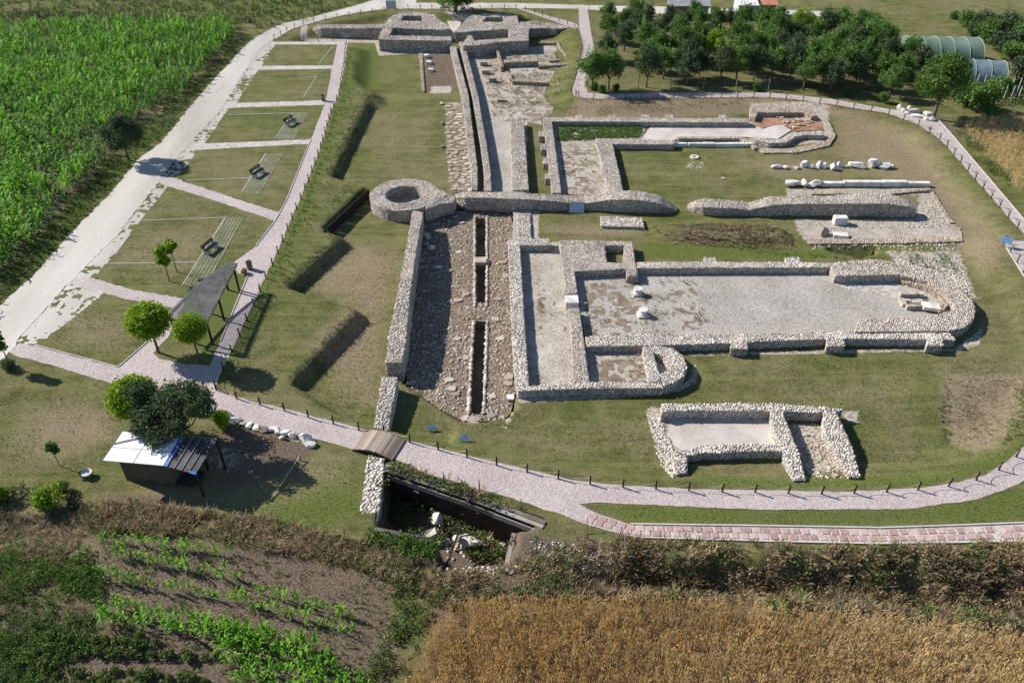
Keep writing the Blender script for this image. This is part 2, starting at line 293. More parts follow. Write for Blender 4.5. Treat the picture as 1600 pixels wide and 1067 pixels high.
# masks painted on the ground: where bare soil, dead grass, gravel and lush growth lie
MASKS = {
 'dry': [
  ([(1476, 584), (1602, 586), (1596, 655), (1562, 695), (1520, 716), (1486, 694), (1472, 640)], -.8, 1.2, 1.3), ([(455, 165), (560, 300), (500, 300)], -.3, 2, .3), ([(1100, 240), (1300, 245), (1420, 270), (1420, 285), (1200, 280)], -.8, 3, .6), ([(1020, 560), (1200, 570), (1200, 600), (1080, 600)], -.8, 3, .4), ([(700, 640), (800, 665), (960, 700), (900, 720), (720, 680)], -.7, 2, .5), ([(30, 660), (170, 640), (180, 690), (60, 700)], 0, 2, 1.0),
  ([(560, 380), (632, 395), (600, 520), (588, 640), (500, 575), (470, 560), (548, 478), (478, 450), (500, 410)], -.8, 2.5, .85),
  ([(590, 170), (690, 170), (700, 290), (560, 280)], -.8, 3, .45),
  ([(1440, 560), (1600, 540), (1640, 700), (1480, 730)], -.8, 4, .5),
  ([(1350, 180), (1440, 215), (1540, 330), (1590, 400), (1540, 440), (1470, 380), (1400, 300), (1300, 240), (1300, 180)], -.6, 4, .8),
  ([(900, 158), (1200, 157), (1300, 168), (1330, 185), (1240, 178), (1170, 174), (1000, 182), (870, 184)], -.4, 1.0, .95),
  ([(20, 640), (110, 610), (190, 640), (160, 720), (60, 740), (0, 700)], 0, 3, .7),
  ([(70, 470), (240, 500), (190, 560), (90, 545)], 0, 2, .6), ([(190, 350), (400, 350), (330, 420), (170, 430)], 0, 3, .55),
  ([(300, 240), (460, 240), (430, 320), (290, 280)], 0, 2.5, .4),
  ([(960, 640), (1020, 640), (1040, 740), (940, 700), (900, 660)], -.8, 3, .55),
  ([(1230, 600), (1440, 560), (1460, 740), (1360, 740), (1340, 650)], -.8, 4, .55),
  ([(840, 350), (1010, 352), (1010, 372), (840, 366)], -.8, 1, .7),
  ([(0, 760), (160, 770), (420, 700), (560, 700), (560, 760), (300, 840), (0, 960)], 0, 2, .6),
  ([(960, 235), (1200, 235), (1200, 300), (1000, 300)], -.8, 4, .35)],
 'soil': [
  ([(1480, 588), (1598, 590), (1592, 650), (1560, 690), (1520, 712), (1490, 690), (1476, 640)], -.8, 1.6, .45),
  ([(1060, 352), (1220, 352), (1235, 375), (1100, 384), (1030, 372)], -.5, 1.5, .6),
  ([(664, 86), (712, 84), (716, 145), (664, 144)], -.8, .6, .85),
  ([(150, 838), (300, 840), (470, 870), (610, 900), (610, 1200), (-100, 1200), (160, 1000), (165, 900)], 0, 1.2, 1),
  ([(-200, 940), (160, 930), (160, 1300), (-200, 1300)], 0, 2, .8),
  ([(800, 830), (1000, 846), (1000, 900), (790, 892)], 0, 1, .8),
  ([(690, 900), (1700, 890), (1800, 1300), (600, 1300)], 0, 1, 1),
  ([(345, 650), (500, 690), (470, 740), (340, 770), (330, 700)], 0, 1.5, .85),
  ([(150, 770), (260, 775), (340, 790), (200, 800)], 0, 1, .9),
  ([(1400, 165), (1470, 180), (1510, 215), (1490, 215), (1440, 190)], 0, 1, .8),
  ([(604, 722), (852, 808), (860, 830), (606, 740)], 0, .4, .9),
  ([(600, 735), (852, 824), (795, 890), (676, 890), (590, 830)], 0, .5, 1),
  ([(940, 20), (1400, 20), (1430, 150), (1380, 160), (1200, 143), (925, 140)], 0, 3, .38),
  ([(0, 62), (370, 42), (330, 100), (210, 200), (0, 430)], 0, 2, .9)],
 'gravel': [
  ([(1014, 636), (1050, 640), (1062, 700), (1056, 745), (1036, 720), (1026, 690), (1012, 655)], -.8, .7, 1),
  ([(1036, 660), (1210, 660), (1225, 700), (1050, 712)], -.8, .4, 1), ([(1222, 660), (1290, 660), (1330, 745), (1300, 740), (1262, 752)], -.8, .5, .75),
  ([(1310, 640), (1345, 640), (1340, 662), (1325, 662)], -.8, .6, .8),
  ([(1240, 345), (1430, 342), (1440, 300), (1455, 300), (1500, 365), (1505, 380), (1262, 380), (1250, 365)], -.8, .8, 1),
  ([(1380, 392), (1498, 392), (1530, 470), (1510, 460), (1460, 430), (1400, 412)], -.8, 1.0, .8),
  ([(808, 618), (1036, 605), (1050, 609), (1080, 592), (1084, 570), (1090, 575), (1088, 596), (1060, 612), (1030, 617), (840, 628), (812, 630)], -.8, .3, 1),
  ([(1080, 552), (1280, 547), (1490, 545), (1525, 520), (1540, 500), (1530, 540), (1490, 549), (1080, 556)], -.8, .25, .9),
  ([(585, 66), (592, 88), (640, 84), (700, 86), (712, 84), (640, 79), (600, 74)], -.8, .4, 1),
  ([(472, 50), (482, 44), (480, 62), (600, 60), (600, 68), (470, 66)], -.8, .4, 1),
  ([(800, 330), (842, 330), (842, 378), (800, 375)], -.8, .4, .9), ([(1000, 295), (1020, 295), (1020, 305), (1000, 305)], -.8, .3, 0),
  ([(1170, 170), (1290, 168), (1300, 215), (1290, 222), (1200, 232), (1170, 225)], -.8, .7, .9),
  ([(1225, 295), (1460, 292), (1452, 306), (1230, 308)], -.8, .5, .75),
  ([(790, 605), (800, 600), (800, 660), (786, 670)], -.8, .6, .7), ([(674, 135), (705, 135), (705, 146), (672, 146)], -.8, .5, 1),
  ([(716, 52), (730, 40), (690, 25), (740, 20), (735, 60), (716, 62)], -.8, .8, 1),
  ([(300, 700), (380, 690), (400, 720), (360, 745), (330, 750)], 0, 1.5, .5)],
 'lush': [
  ([(545, 66), (600, 70), (590, 130), (550, 140), (500, 300), (470, 370), (400, 500), (350, 605), (335, 600), (375, 500), (430, 400), (480, 290), (525, 160)], 0, 1.2, .9),
  ([(1000, 378), (1300, 392), (1300, 404), (1010, 404)], -.8, .8, 1), ([(1100, 742), (1240, 755), (1480, 745), (1600, 690), (1600, 720), (1450, 766), (1200, 768), (1070, 760)], -.4, 1, 1),
  ([(920, 788), (1200, 798), (1460, 792), (1700, 740), (1700, 815), (1100, 818), (990, 816)], 0, 1, .9),
  ([(330, 760), (440, 730), (560, 720), (570, 800), (480, 840), (330, 815)], 0, 2, .9),
  ([(245, 300), (175, 300), (62, 420), (0, 477), (0, 430), (137, 282), (240, 200)], 0, 1.5, .9),
  ([(-400, -30), (2000, -30), (2000, -5), (-400, -5)], 0, 30, 0.0),
  ([(590, 80), (660, 80), (660, 150), (600, 150)], -.8, 2, .45), ([(870, 195), (1008, 193), (1004, 215), (870, 222)], -.8, .6, .9),
  ([(240, 480), (330, 560), (385, 430), (350, 420)], 0, .8, .9), ([(680, 670), (1000, 745), (1000, 756), (690, 700)], -.4, 1.5, .5),
  ([(-100, 60), (60, 45), (380, 30), (600, 5), (400, -10), (-200, 0)], 0, 4, .7)],
}
def build_ground():
    fx = np.concatenate([np.arange(-78, -38, .6), np.arange(-38, 42, .33), np.arange(42, 78.3, .6)]); fy = np.concatenate([np.arange(14, 84, .33), np.arange(84, 152.5, .55)])
    ext = np.array([3, 8, 16, 32, 70, 150, 320, 700, 1500, 3200.])
    xs = np.concatenate([(fx[0] - ext)[::-1], fx, fx[-1] + ext]); ys = np.concatenate([(fy[0] - ext)[::-1], fy, fy[-1] + ext])
    X, Y = np.meshgrid(xs, ys); Z = np.zeros(X.size); x = X.ravel(); y = Y.ravel()
    near = (x > -80) & (x < 80) & (y > 12) & (y < 153)
    Z[near] = height(x[near], y[near])
    V = np.stack([x, y, Z], 1); nx, ny = len(xs), len(ys)
    i = np.arange(nx - 1)[None, :] + nx * np.arange(ny - 1)[:, None]; i = i.ravel()
    F = np.stack([i, i + 1, i + nx + 1, i + nx], 1)
    me = mesh_np('ground', V, F, None, True)
    for k, lst in MASKS.items():
        a = np.zeros(len(V))
        for px, z, soft, amt in lst:
            if amt <= 0: continue
            poly = W(px, z); P = np.array(poly)
            sel = near & (x > P[:, 0].min() - 5) & (x < P[:, 0].max() + 5) & (y > P[:, 1].min() - 5) & (y < P[:, 1].max() + 5)
            dd = sdist(x[sel], y[sel], poly)
            a[sel] = np.maximum(a[sel], amt * S(dd / soft * .5 + .5))
        at = me.attributes.new(k, 'FLOAT', 'POINT'); at.data.foreach_set('value', a.astype(np.float32))
    # ground shader
    m = bpy.data.materials.new('ground grass and soil'); m.use_nodes = True; t = m.node_tree; N = t.nodes; L = t.links; N.clear()
    out = N.new('ShaderNodeOutputMaterial'); b = N.new('ShaderNodeBsdfPrincipled'); b.inputs['Roughness'].default_value = .95
    b.inputs['Specular IOR Level'].default_value = .1; L.new(b.outputs[0], out.inputs[0])
    geo = N.new('ShaderNodeNewGeometry')
    def noise(s, d=5, r=.6, vec=None):
        n = N.new('ShaderNodeTexNoise'); n.inputs['Scale'].default_value = s; n.inputs['Detail'].default_value = d; n.inputs['Roughness'].default_value = r
        L.new(vec or geo.outputs['Position'], n.inputs[0]); return n.outputs[0]
    def mth(op, a, b_=None, c=None, clamp=False):
        x_ = N.new('ShaderNodeMath'); x_.operation = op; x_.use_clamp = clamp
        for i_, q in enumerate((a, b_, c)):
            if q is None: continue
            if isinstance(q, (int, float)): x_.inputs[i_].default_value = q
            else: L.new(q, x_.inputs[i_])
        return x_.outputs[0]
    def mix(f, a, b_):
        x_ = N.new('ShaderNodeMix'); x_.data_type = 'RGBA'; L.new(f, x_.inputs[0])
        for i_, q in ((6, a), (7, b_)):
            if isinstance(q, tuple): x_.inputs[i_].default_value = (*q, 1)
            else: L.new(q, x_.inputs[i_])
        return x_.outputs[2]
    def mapr(v, a, b_): 
        x_ = N.new('ShaderNodeMapRange'); x_.interpolation_type = 'SMOOTHSTEP'; L.new(v, x_.inputs[0]); x_.inputs[1].default_value = a; x_.inputs[2].default_value = b_
        return x_.outputs[0]
    def attr(k): a_ = N.new('ShaderNodeAttribute'); a_.attribute_name = k; return a_.outputs['Fac']
    big = noise(.09, 4); mid = noise(.6, 6, .65); fine = noise(7, 6, .7); vf = noise(26, 3, .7); spk = noise(2.2, 8, .8)
    g = mix(mapr(mid, .35, .65), (.058, .078, .016), (.135, .155, .04))
    g = mix(mth('MULTIPLY', mapr(fine, .42, .62), .8), g, (.2, .188, .078))
    g = mix(mapr(vf, .46, .62), g, (.04, .046, .014))
    mp = N.new('ShaderNodeMapping'); mp.inputs['Scale'].default_value = (.12, 1.6, 1); L.new(geo.outputs['Position'], mp.inputs[0])
    mow = noise(1.0, 3, .5, mp.outputs[0])
    g = mix(mth('MULTIPLY', mapr(mow, .42, .62), .35), g, (.2, .205, .07))
    g = mix(mth('MULTIPLY', mapr(noise(.25, 5, .7), .5, .7), .5), g, (.06, .078, .018))
    lushc = mix(mapr(fine, .3, .7), (.06, .088, .018), (.16, .185, .05))
    dryc = mix(mapr(fine, .3, .7), (.16, .12, .075), (.38, .3, .205))
    soilc = mix(mapr(fine, .3, .7), (.07, .052, .036), (.23, .18, .13))
    vo = N.new('ShaderNodeTexVoronoi'); vo.inputs['Scale'].default_value = 7; L.new(geo.outputs['Position'], vo.inputs[0])
    se = N.new('ShaderNodeSeparateColor'); L.new(vo.outputs['Color'], se.inputs[0])
    grc = mix(se.outputs[0], (.24, .2, .15), (.56, .51, .44))
    def edge(k, lo, hi, nz, amp):
        return mapr(mth('ADD', attr(k), mth('MULTIPLY', mth('SUBTRACT', nz, .5), amp)), lo, hi)
    c = mix(mth('MULTIPLY', mapr(mth('ADD', mth('MULTIPLY', big, .6), mth('MULTIPLY', mid, .4)), .42, .6), .32), g, dryc)
    c = mix(edge('lush', .2, .8, spk, 1.0), c, lushc)
    c = mix(mth('MULTIPLY', edge('dry', .2, .9, spk, 1.3), .8), c, dryc)
    c = mix(edge('soil', .3, .7, spk, 1.6), c, soilc)
    c = mix(edge('gravel', .38, .55, spk, 1.6), c, grc)
    L.new(c, b.inputs['Base Color'])
    bp = N.new('ShaderNodeBump'); bp.inputs['Strength'].default_value = .8; bp.inputs['Distance'].default_value = .12
    L.new(mth('ADD', mth('MULTIPLY', fine, .8), mth('MULTIPLY', vf, .5)), bp.inputs['Height']); L.new(bp.outputs[0], b.inputs['Normal'])
    me.materials.append(m)
    o = link('ground', me); tag(o, kind='structure')
build_ground()

# ------------------------------------------------------------------ flat surfaces
def dens(poly, step=.5, jit=.06, seed=0):
    r = random.Random(seed); out = []
    n = len(poly)
    for i in range(n):
        a, b = poly[i], poly[(i + 1) % n]; L = math.dist(a[:2], b[:2]); k = max(1, int(L / step))
        for q in range(k):
            t = q / k; j = jit if q else jit * .5
            out.append((a[0] + (b[0] - a[0]) * t + r.uniform(-j, j), a[1] + (b[1] - a[1]) * t + r.uniform(-j, j)))
    return out
def sheet(name, px, z, m, jit=.05, step=.45, thick=.0, kind='structure', pz=None, world=False):
    poly = px if world else W(px, z if pz is None else pz)
    poly = dens(poly, step, jit, len(px)) if jit else [(p[0], p[1]) for p in poly]
    mb = MB()
    if thick: mb.prism([(p[0], p[1], z) for p in poly], z, z - thick)
    else:
        tri = tessellate_polygon([[Vector((p[0], p[1], 0)) for p in poly]])
        fs = []
        for f in tri:
            a, b, c = (poly[i] for i in f)
            fs.append(tuple(f) if (b[0]-a[0])*(c[1]-a[1])-(c[0]-a[0])*(b[1]-a[1]) > 0 else tuple(f[::-1]))
        mb.add([(p[0], p[1], z) for p in poly], fs)
    return tag(mb.build(name, m), kind=kind)

# road: the worn white road west, then across the north
road_px = [(-160, 640), (-60, 540), (0, 477), (30, 450), (62, 420), (105, 370), (175, 300), (215, 250), (250, 225), (295, 170), (332, 127), (390, 65), (432, 40), (495, 25), (560, 8), (590, -2), (650, -6), (650, 5), (800, 5),
           (935, 9), (1040, 11), (1120, 14), (1300, 18), (1300, 26), (1120, 24), (1040, 22), (975, 20), (902, 14), (800, 13), (700, 14), (605, 14), (560, 20), (507, 30), (455, 46), (425, 64), (402, 82), (378, 120), (347, 170),
           (290, 232), (268, 255), (250, 282), (190, 360), (143, 407), (108, 442), (66, 490), (38, 518), (18, 545), (-30, 600), (-60, 640)]
sheet('road', road_px, .030, M['road'], jit=.13)
# ragged gravel verge: a grid with cells missing where grass has taken over
def speckled(name, px, z, m, cell, keep, seed, kind='structure'):
    poly = W(px, 0); P = np.array(poly)
    xs = np.arange(P[:, 0].min(), P[:, 0].max(), cell); ys = np.arange(P[:, 1].min(), P[:, 1].max(), cell)
    X, Y = np.meshgrid(xs, ys); d = sdist(X, Y, poly)
    n = vnoise(X, Y, 1.3, seed) * .45 + vnoise(X, Y, .3, seed + 1) * .6 + vnoise(X, Y, 5, seed + 2) * .3 + keep
    ok = (d > 0) & (n > 0); cx = X[ok]; cy = Y[ok]
    r = np.random.default_rng(seed); k = len(cx); ang = r.random(k) * 6.28
    V = []; c = cell * .75
    offs = np.stack([np.cos(ang[:, None] + np.arange(5) * 1.2566), np.sin(ang[:, None] + np.arange(5) * 1.2566)], 2) * (c * (.8 + .4 * r.random((k, 5, 1))))
    V = np.concatenate([offs + np.stack([cx, cy], 1)[:, None, :], (z + r.random((k, 5, 1)) * .012)], 2).reshape(-1, 3)
    F = np.arange(k * 5).reshape(-1, 5)
    me = mesh_np(name, V, F, m); return tag(link(name, me), kind=kind)
verge_px = [(425, 64), (402, 82), (378, 120), (347, 170), (290, 232), (268, 255), (250, 282), (190, 360), (143, 407), (108, 442), (66, 490), (38, 518), (18, 545),
            (58, 541), (162, 459), (146, 434), (184, 392), (222, 342), (262, 292), (277, 279), (310, 235), (321, 223), (357, 170), (370, 160), (403, 110), (408, 104), (430, 69)]
speckled('gravel_verge', verge_px, .008, M['road'], .13, .12, 5)

# plots between the road and the path: lighter lawns are the ground itself; pebble paths divide them
sheet('pebble_path', [(406, 103.5), (521, 102.5), (519, 108), (404, 109.5)], .014, M['pebble'], .06, .3)
sheet('pebble_path', [(345, 162), (511, 157), (506, 164), (340, 169.5)], .014, M['pebble'], .06, .3)
sheet('pebble_path', [(283, 226), (487, 218), (483, 225), (278, 236)], .014, M['pebble'], .06, .3)
sheet('pebble_path', [(250, 276), (272, 278), (290, 285), (340, 301), (400, 321), (440, 333), (431, 346), (400, 335), (330, 312), (262, 291), (246, 286)], .014, M['path'], .07, .3)
sheet('pebble_path', [(105, 434), (146, 435), (205, 452), (290, 467), (284, 482), (260, 479), (190, 466), (164, 458), (118, 448)], .014, M['path'], .07, .3)
sheet('pebble_path', [(425, 66), (545, 65.5), (542, 70), (427, 70)], .014, M['pebble'], .05, .3)

path_w = [(530, 66), (543, 66), (539, 100), (529, 150), (517, 175), (499, 237), (487, 267), (475, 297), (460, 332), (445, 367), (429, 404), (410, 442), (400, 467), (390, 487), (370, 532), (347, 579), (335, 606)]
path_s = [(370, 620), (400, 628), (442, 638), (480, 648), (520, 658), (561, 668), (572, 673), (634, 688), (690, 700), (742, 714), (800, 728), (839, 736), (889, 749), (939, 755), (992, 759), (1040, 761), (1095, 764), (1149, 765), (1202, 766),
          (1304, 768), (1355, 766), (1405, 764), (1452, 760), (1500, 753), (1541, 741), (1570, 723), (1600, 697), (1660, 640), (1690, 560), (1672, 480), (1640, 430), (1610, 405), (1600, 430), (1590, 412), (1572, 386), (1568, 375), (1600, 377), (1640, 380),
          (1700, 440), (1760, 540), (1740, 640), (1660, 720), (1600, 751), (1570, 765), (1525, 780), (1462, 789), (1412, 795), (1200, 796), (1050, 790), (937, 785), (905, 787), (930, 801), (985, 819), (980, 836), (950, 829), (905, 815), (870, 800),
          (850, 796), (800, 778), (692, 747), (675, 744), (615, 716), (575, 707), (550, 701), (490, 685), (457, 679), (400, 663), (360, 652), (330, 644), (180, 600), (125, 584), (75, 569), (25, 556), (10, 548), (30, 536), (60, 542), (185, 574), (231, 534), (240, 512), (270, 480), (285, 467), (291, 468),
          (268, 520), (240, 552), (250, 561), (290, 569), (327, 571), (345, 533), (372, 470), (387, 432), (372, 427), (365, 415), (368, 408), (400, 385), (429, 347), (437, 333), (447, 315), (467, 267), (486, 218), (509, 158), (520, 102), (527, 70)]
sheet('path', path_w + path_s, .024, M['path'], .05, .5)
path_ne = [(904, 14), (905, 45), (912, 75), (907, 100), (894, 142), (897, 150), (906, 154), (930, 155), (1060, 153), (1200, 152), (1245, 156), (1300, 163), (1350, 172), (1382, 176), (1432, 194), (1465, 215), (1485, 235), (1510, 265), (1542, 300), (1582, 347), (1600, 365), (1625, 392),
           (1660, 400), (1640, 385), (1600, 345), (1532, 265), (1487, 212), (1465, 188), (1420, 175), (1385, 170), (1350, 164), (1300, 155), (1245, 149), (1200, 145), (1160, 144), (1060, 145), (940, 147), (918, 145), (912, 135), (929, 82), (922, 42), (918, 15)]
sheet('path', path_ne, .020, M['path'], .04, .5)
sheet('path', [(806, 13), (812, 13), (900, 37), (905, 44), (898, 45), (850, 28)], .016, M['path'], .04, .5)
# slab path at the bottom right with kerbs and individual slabs
slab_top = [(930, 801), (985, 819), (1050, 820), (1200, 822), (1375, 825), (1500, 821), (1600, 817), (1700, 813)]
slab_bot = [(905, 815), (980, 837), (1000, 840), (1200, 846), (1370, 850), (1500, 848), (1600, 846), (1700, 843)]
slab_path = sheet('paved_path', slab_top + slab_bot[::-1], .018, M['slab_bed'], 0)
def lerp_poly(pl, t):
    P = [Vector(G(*p)) for p in pl]; Ls = [0]
    for a, b in zip(P, P[1:]): Ls.append(Ls[-1] + (b - a).length)
    d = t * Ls[-1]
    for i in range(len(P) - 1):
        if d <= Ls[i + 1] or i == len(P) - 2:
            u = (d - Ls[i]) / (Ls[i + 1] - Ls[i]); return P[i].lerp(P[i + 1], u)
ntl = 52
for row in (0, 1):
    for k in range(ntl):
        t = (k + .5 + (.12 if row else -.1) + random.uniform(-.05, .05)) / ntl
        a = lerp_poly(slab_top, t); b = lerp_poly(slab_bot, t); d = lerp_poly(slab_top, min(1, t + .01)) - lerp_poly(slab_top, t - .01)
        c = a.lerp(b, .31 if row == 0 else .69)
        if random.random() < .06: continue
        mb = MB().box((0, 0, .012), (.4 + random.uniform(-.05, .05), .36 + random.uniform(-.05, .04), .03), math.atan2(d.y, d.x) + random.uniform(-.06, .06), j=.006)
        link('paving_slab', mb.mesh('paving_slab', M['slab']), slab_path, (c.x, c.y, .02 + random.uniform(0, .012)))
for pl in (slab_top[1:], slab_bot[1:]):
    P = [G(*p) for p in pl]; mb = MB()
    for a, b in zip(P, P[1:]): mb.bar((a[0], a[1], .03), (b[0], b[1], .03), .09, .12)
    mb.build('kerb', M['kerb'], slab_path)
# thin stone kerb lines across the lawn plots and along path edges
for i, (a, b) in enumerate([((222, 345), (352, 340)), ((166, 412), (308, 410)), ((290, 282), (396, 278)), ((520, 73), (497, 102)), ((495, 120), (474, 152)), ((355, 180), (457, 177)), ((470, 121), (497, 120)),
             ((430, 217), (457, 177)), ((378, 300), (415, 240)), ((284, 447), (352, 340))]):
    P, Q = G(*a), G(*b)
    tag(MB().bar((P[0], P[1], .0), (Q[0], Q[1], .0), .07, .06).build('stone_edging', M['kerb']), kind='structure')
for pts in ([(60, 541), (185, 574), (231, 534)], [(345, 533), (387, 432)], [(429, 347), (447, 315), (486, 218)], [(400, 385), (429, 347)],
            [(1572, 387), (1600, 432)], [(1465, 187), (1487, 211), (1532, 264), (1600, 344)], [(933, 83), (914, 135), (918, 144)]):
    P = [G(*p) for p in pts]; mb = MB()
    for a, b in zip(P, P[1:]): mb.bar((a[0], a[1], .03), (b[0], b[1], .03), .07, .1)
    tag(mb.build('kerb', M['kerb']), kind='structure')

# floors of the excavation
FZ = ZS + .06
sheet('narthex_floor', [(812, 384), (878, 378), (912, 600), (824, 604), (818, 517)], FZ, M['floor_warm'], 0, pz=ZS)
sheet('nave_floor', [(895, 420), (1300, 412), (1470, 435), (1505, 470), (1500, 500), (1480, 517), (1340, 519), (915, 530)], FZ, M['floor'], 0, pz=ZS)
sheet('annex_floor', [(912, 534), (1010, 534), (1060, 560), (1055, 596), (918, 606)], FZ + .004, M['floor_warm'], 0, pz=ZS)
sheet('room_floor', [(862, 190), (1010, 192), (1004, 222), (935, 222), (952, 305), (876, 305)], FZ, M['floor_warm'], .05, pz=ZS)
sheet('corridor_floor', [(728, 78), (830, 74), (885, 70), (893, 98), (882, 135), (862, 178), (846, 188), (848, 196), (824, 192), (824, 305), (764, 305), (758, 225), (745, 150)], FZ - .01, M['floor_warm'], .12, pz=ZS)
sheet('corridor_gravel', [(762, 190), (800, 190), (802, 303), (768, 303)], FZ + .006, M['floor'], .05, pz=ZS)
sheet('mortar_floor', [(1021, 192), (1172, 193), (1190, 203), (1212, 196), (1232, 198), (1236, 205), (1215, 218), (1178, 217), (1165, 215), (1058, 217), (1052, 221), (1003, 220), (1008, 210)], FZ + .01, M['floor_pale'], .05, pz=ZS)
sheet('brick_dust_floor', [(1176, 190), (1204, 183), (1280, 184), (1287, 204), (1242, 206), (1236, 205), (1232, 198), (1212, 195), (1190, 202)], FZ + .006, M['clay'], .06, pz=ZS)
sheet('brick_dust_floor', [(1205, 218), (1240, 220), (1262, 216), (1262, 221), (1238, 225), (1212, 223)], FZ + .006, M['clay'], .06, pz=ZS)
sheet('rubble_floor', [(1256, 360), (1500, 357), (1506, 379), (1262, 381)], FZ + .02, M['floor_warm'], .08, pz=ZS)
_c = G(632, 304, .4); sheet('tower_floor', [(p[0], p[1]) for p in [(_c[0] + 2.2 * math.cos(k * .524), _c[1] + 2.2 * math.sin(k * .524)) for k in range(12)]], FZ, M['floor'], 0, world=True)
M['dirt'] = mat('trodden brown dirt', ramp((.13, .1, .07), (.22, .175, .125), (.31, .26, .2)), 1.2, 9, bump=.5)
speckled('dirt_patch', [(915, 430), (990, 432), (1090, 440), (1100, 500), (1020, 518), (918, 522)], FZ + .006, M['dirt'], .13, -.32, 17)
speckled('dirt_patch', [(1300, 430), (1400, 432), (1450, 450), (1440, 462), (1330, 440)], FZ + .006, M['floor_pale'], .16, .0, 19)
speckled('dirt_patch', [(833, 425), (880, 420), (905, 590), (848, 560)], FZ + .006, M['dirt'], .13, -.4, 23)
speckled('dirt_patch', [(940, 550), (1008, 550), (1015, 594), (936, 596)], FZ + .012, M['dirt'], .13, .05, 27)
speckled('dirt_patch', [(750, 85), (885, 74), (890, 98), (875, 150), (850, 180), (790, 182), (765, 150)], FZ + .002, M['dirt'], .16, -.3, 29)
speckled('dirt_patch', [(872, 205), (1000, 212), (934, 225), (948, 295), (882, 290)], FZ + .006, M['dirt'], .15, -.3, 33)
sheet('gatehouse_floor', [(704, 62), (704, 46), (698, 34), (722, 34), (715, 50), (716, 62)], FZ, M['floor_pale'], .05, pz=ZS)
sheet('street_side_floor', [(802, 329), (830, 329), (832, 376), (800, 376)], FZ + .01, M['floor'], .05, pz=ZS)

sheet('mortar_floor', [(1052, 645), (1205, 645), (1226, 700), (1095, 700), (1066, 706), (1040, 680)], FZ, M['floor_pale'], .12, pz=ZS)
# ------------------------------------------------------------------ rubble walls
ico_v = np.array([(0, 0, 1)] + [(.894 * math.cos(a), .894 * math.sin(a), .447) for a in np.arange(5) * 1.2566] + [(.894 * math.cos(a + .628), .894 * math.sin(a + .628), -.447) for a in np.arange(5) * 1.2566] + [(0, 0, -1)])
ico_f = np.array([f for f in [(0, i + 1, (i + 1) % 5 + 1) for i in range(5)] + [(i + 1, i + 6, (i + 1) % 5 + 1) for i in range(5)] + [((i + 1) % 5 + 1, i + 6, (i + 1) % 5 + 6) for i in range(5)] ])
def stones_mesh(name, P, A, size, flat, mat_, lump=.22):
    """P points, A matrices (n,3,3) columns = tangent, bitangent, normal; irregular cobbles lying in the surface"""
    n = len(P); ang = rng.random(n) * 6.283; c, s = np.cos(ang), np.sin(ang)
    v = ico_v[None] * (1 + lump * (rng.random((n, 12, 1)) * 2 - 1))
    size = np.asarray(size); sx = size * (.75 + .75 * rng.random(n)); sy = size * (.6 + .5 * rng.random(n)); sz = size * flat * (.75 + .5 * rng.random(n))
    x = v[..., 0] * sx[:, None]; y = v[..., 1] * sy[:, None]; z = v[..., 2] * sz[:, None]
    xr = x * c[:, None] - y * s[:, None]; yr = x * s[:, None] + y * c[:, None]
    Vw = P[:, None, :] + A[:, None, :, 0] * xr[..., None] + A[:, None, :, 1] * yr[..., None] + A[:, None, :, 2] * z[..., None]
    F = (ico_f[None] + 12 * np.arange(n)[:, None, None]).reshape(-1, 3)
    return Vw.reshape(-1, 3), F
def top_points(poly, step):
    """jittered points on the (possibly sloping) top of a polygon whose vertices carry z"""
    out = []
    tri = tessellate_polygon([[Vector((p[0], p[1], 0)) for p in poly]])
    P = np.array(poly, float)
    xs = np.arange(P[:, 0].min(), P[:, 0].max() + step, step); ys = np.arange(P[:, 1].min(), P[:, 1].max() + step, step * .87)
    X, Y = np.meshgrid(xs, ys); X = X + (np.arange(len(ys)) % 2)[:, None] * step / 2
    X = X + (rng.random(X.shape) - .5) * step * .55; Y = Y + (rng.random(X.shape) - .5) * step * .55
    X = X.ravel(); Y = Y.ravel()
    for f in tri:
        a, b, c = P[f[0]], P[f[1]], P[f[2]]
        den = (b[1] - c[1]) * (a[0] - c[0]) + (c[0] - b[0]) * (a[1] - c[1])
        if abs(den) < 1e-9: continue
        u = ((b[1] - c[1]) * (X - c[0]) + (c[0] - b[0]) * (Y - c[1])) / den
        v = ((c[1] - a[1]) * (X - c[0]) + (a[0] - c[0]) * (Y - c[1])) / den
        w_ = 1 - u - v; ok = (u >= 0) & (v >= 0) & (w_ > 0)
        out.append(np.stack([X[ok], Y[ok], (u * a[2] + v * b[2] + w_ * c[2])[ok]], 1))
    return np.concatenate(out) if out else np.zeros((0, 3))
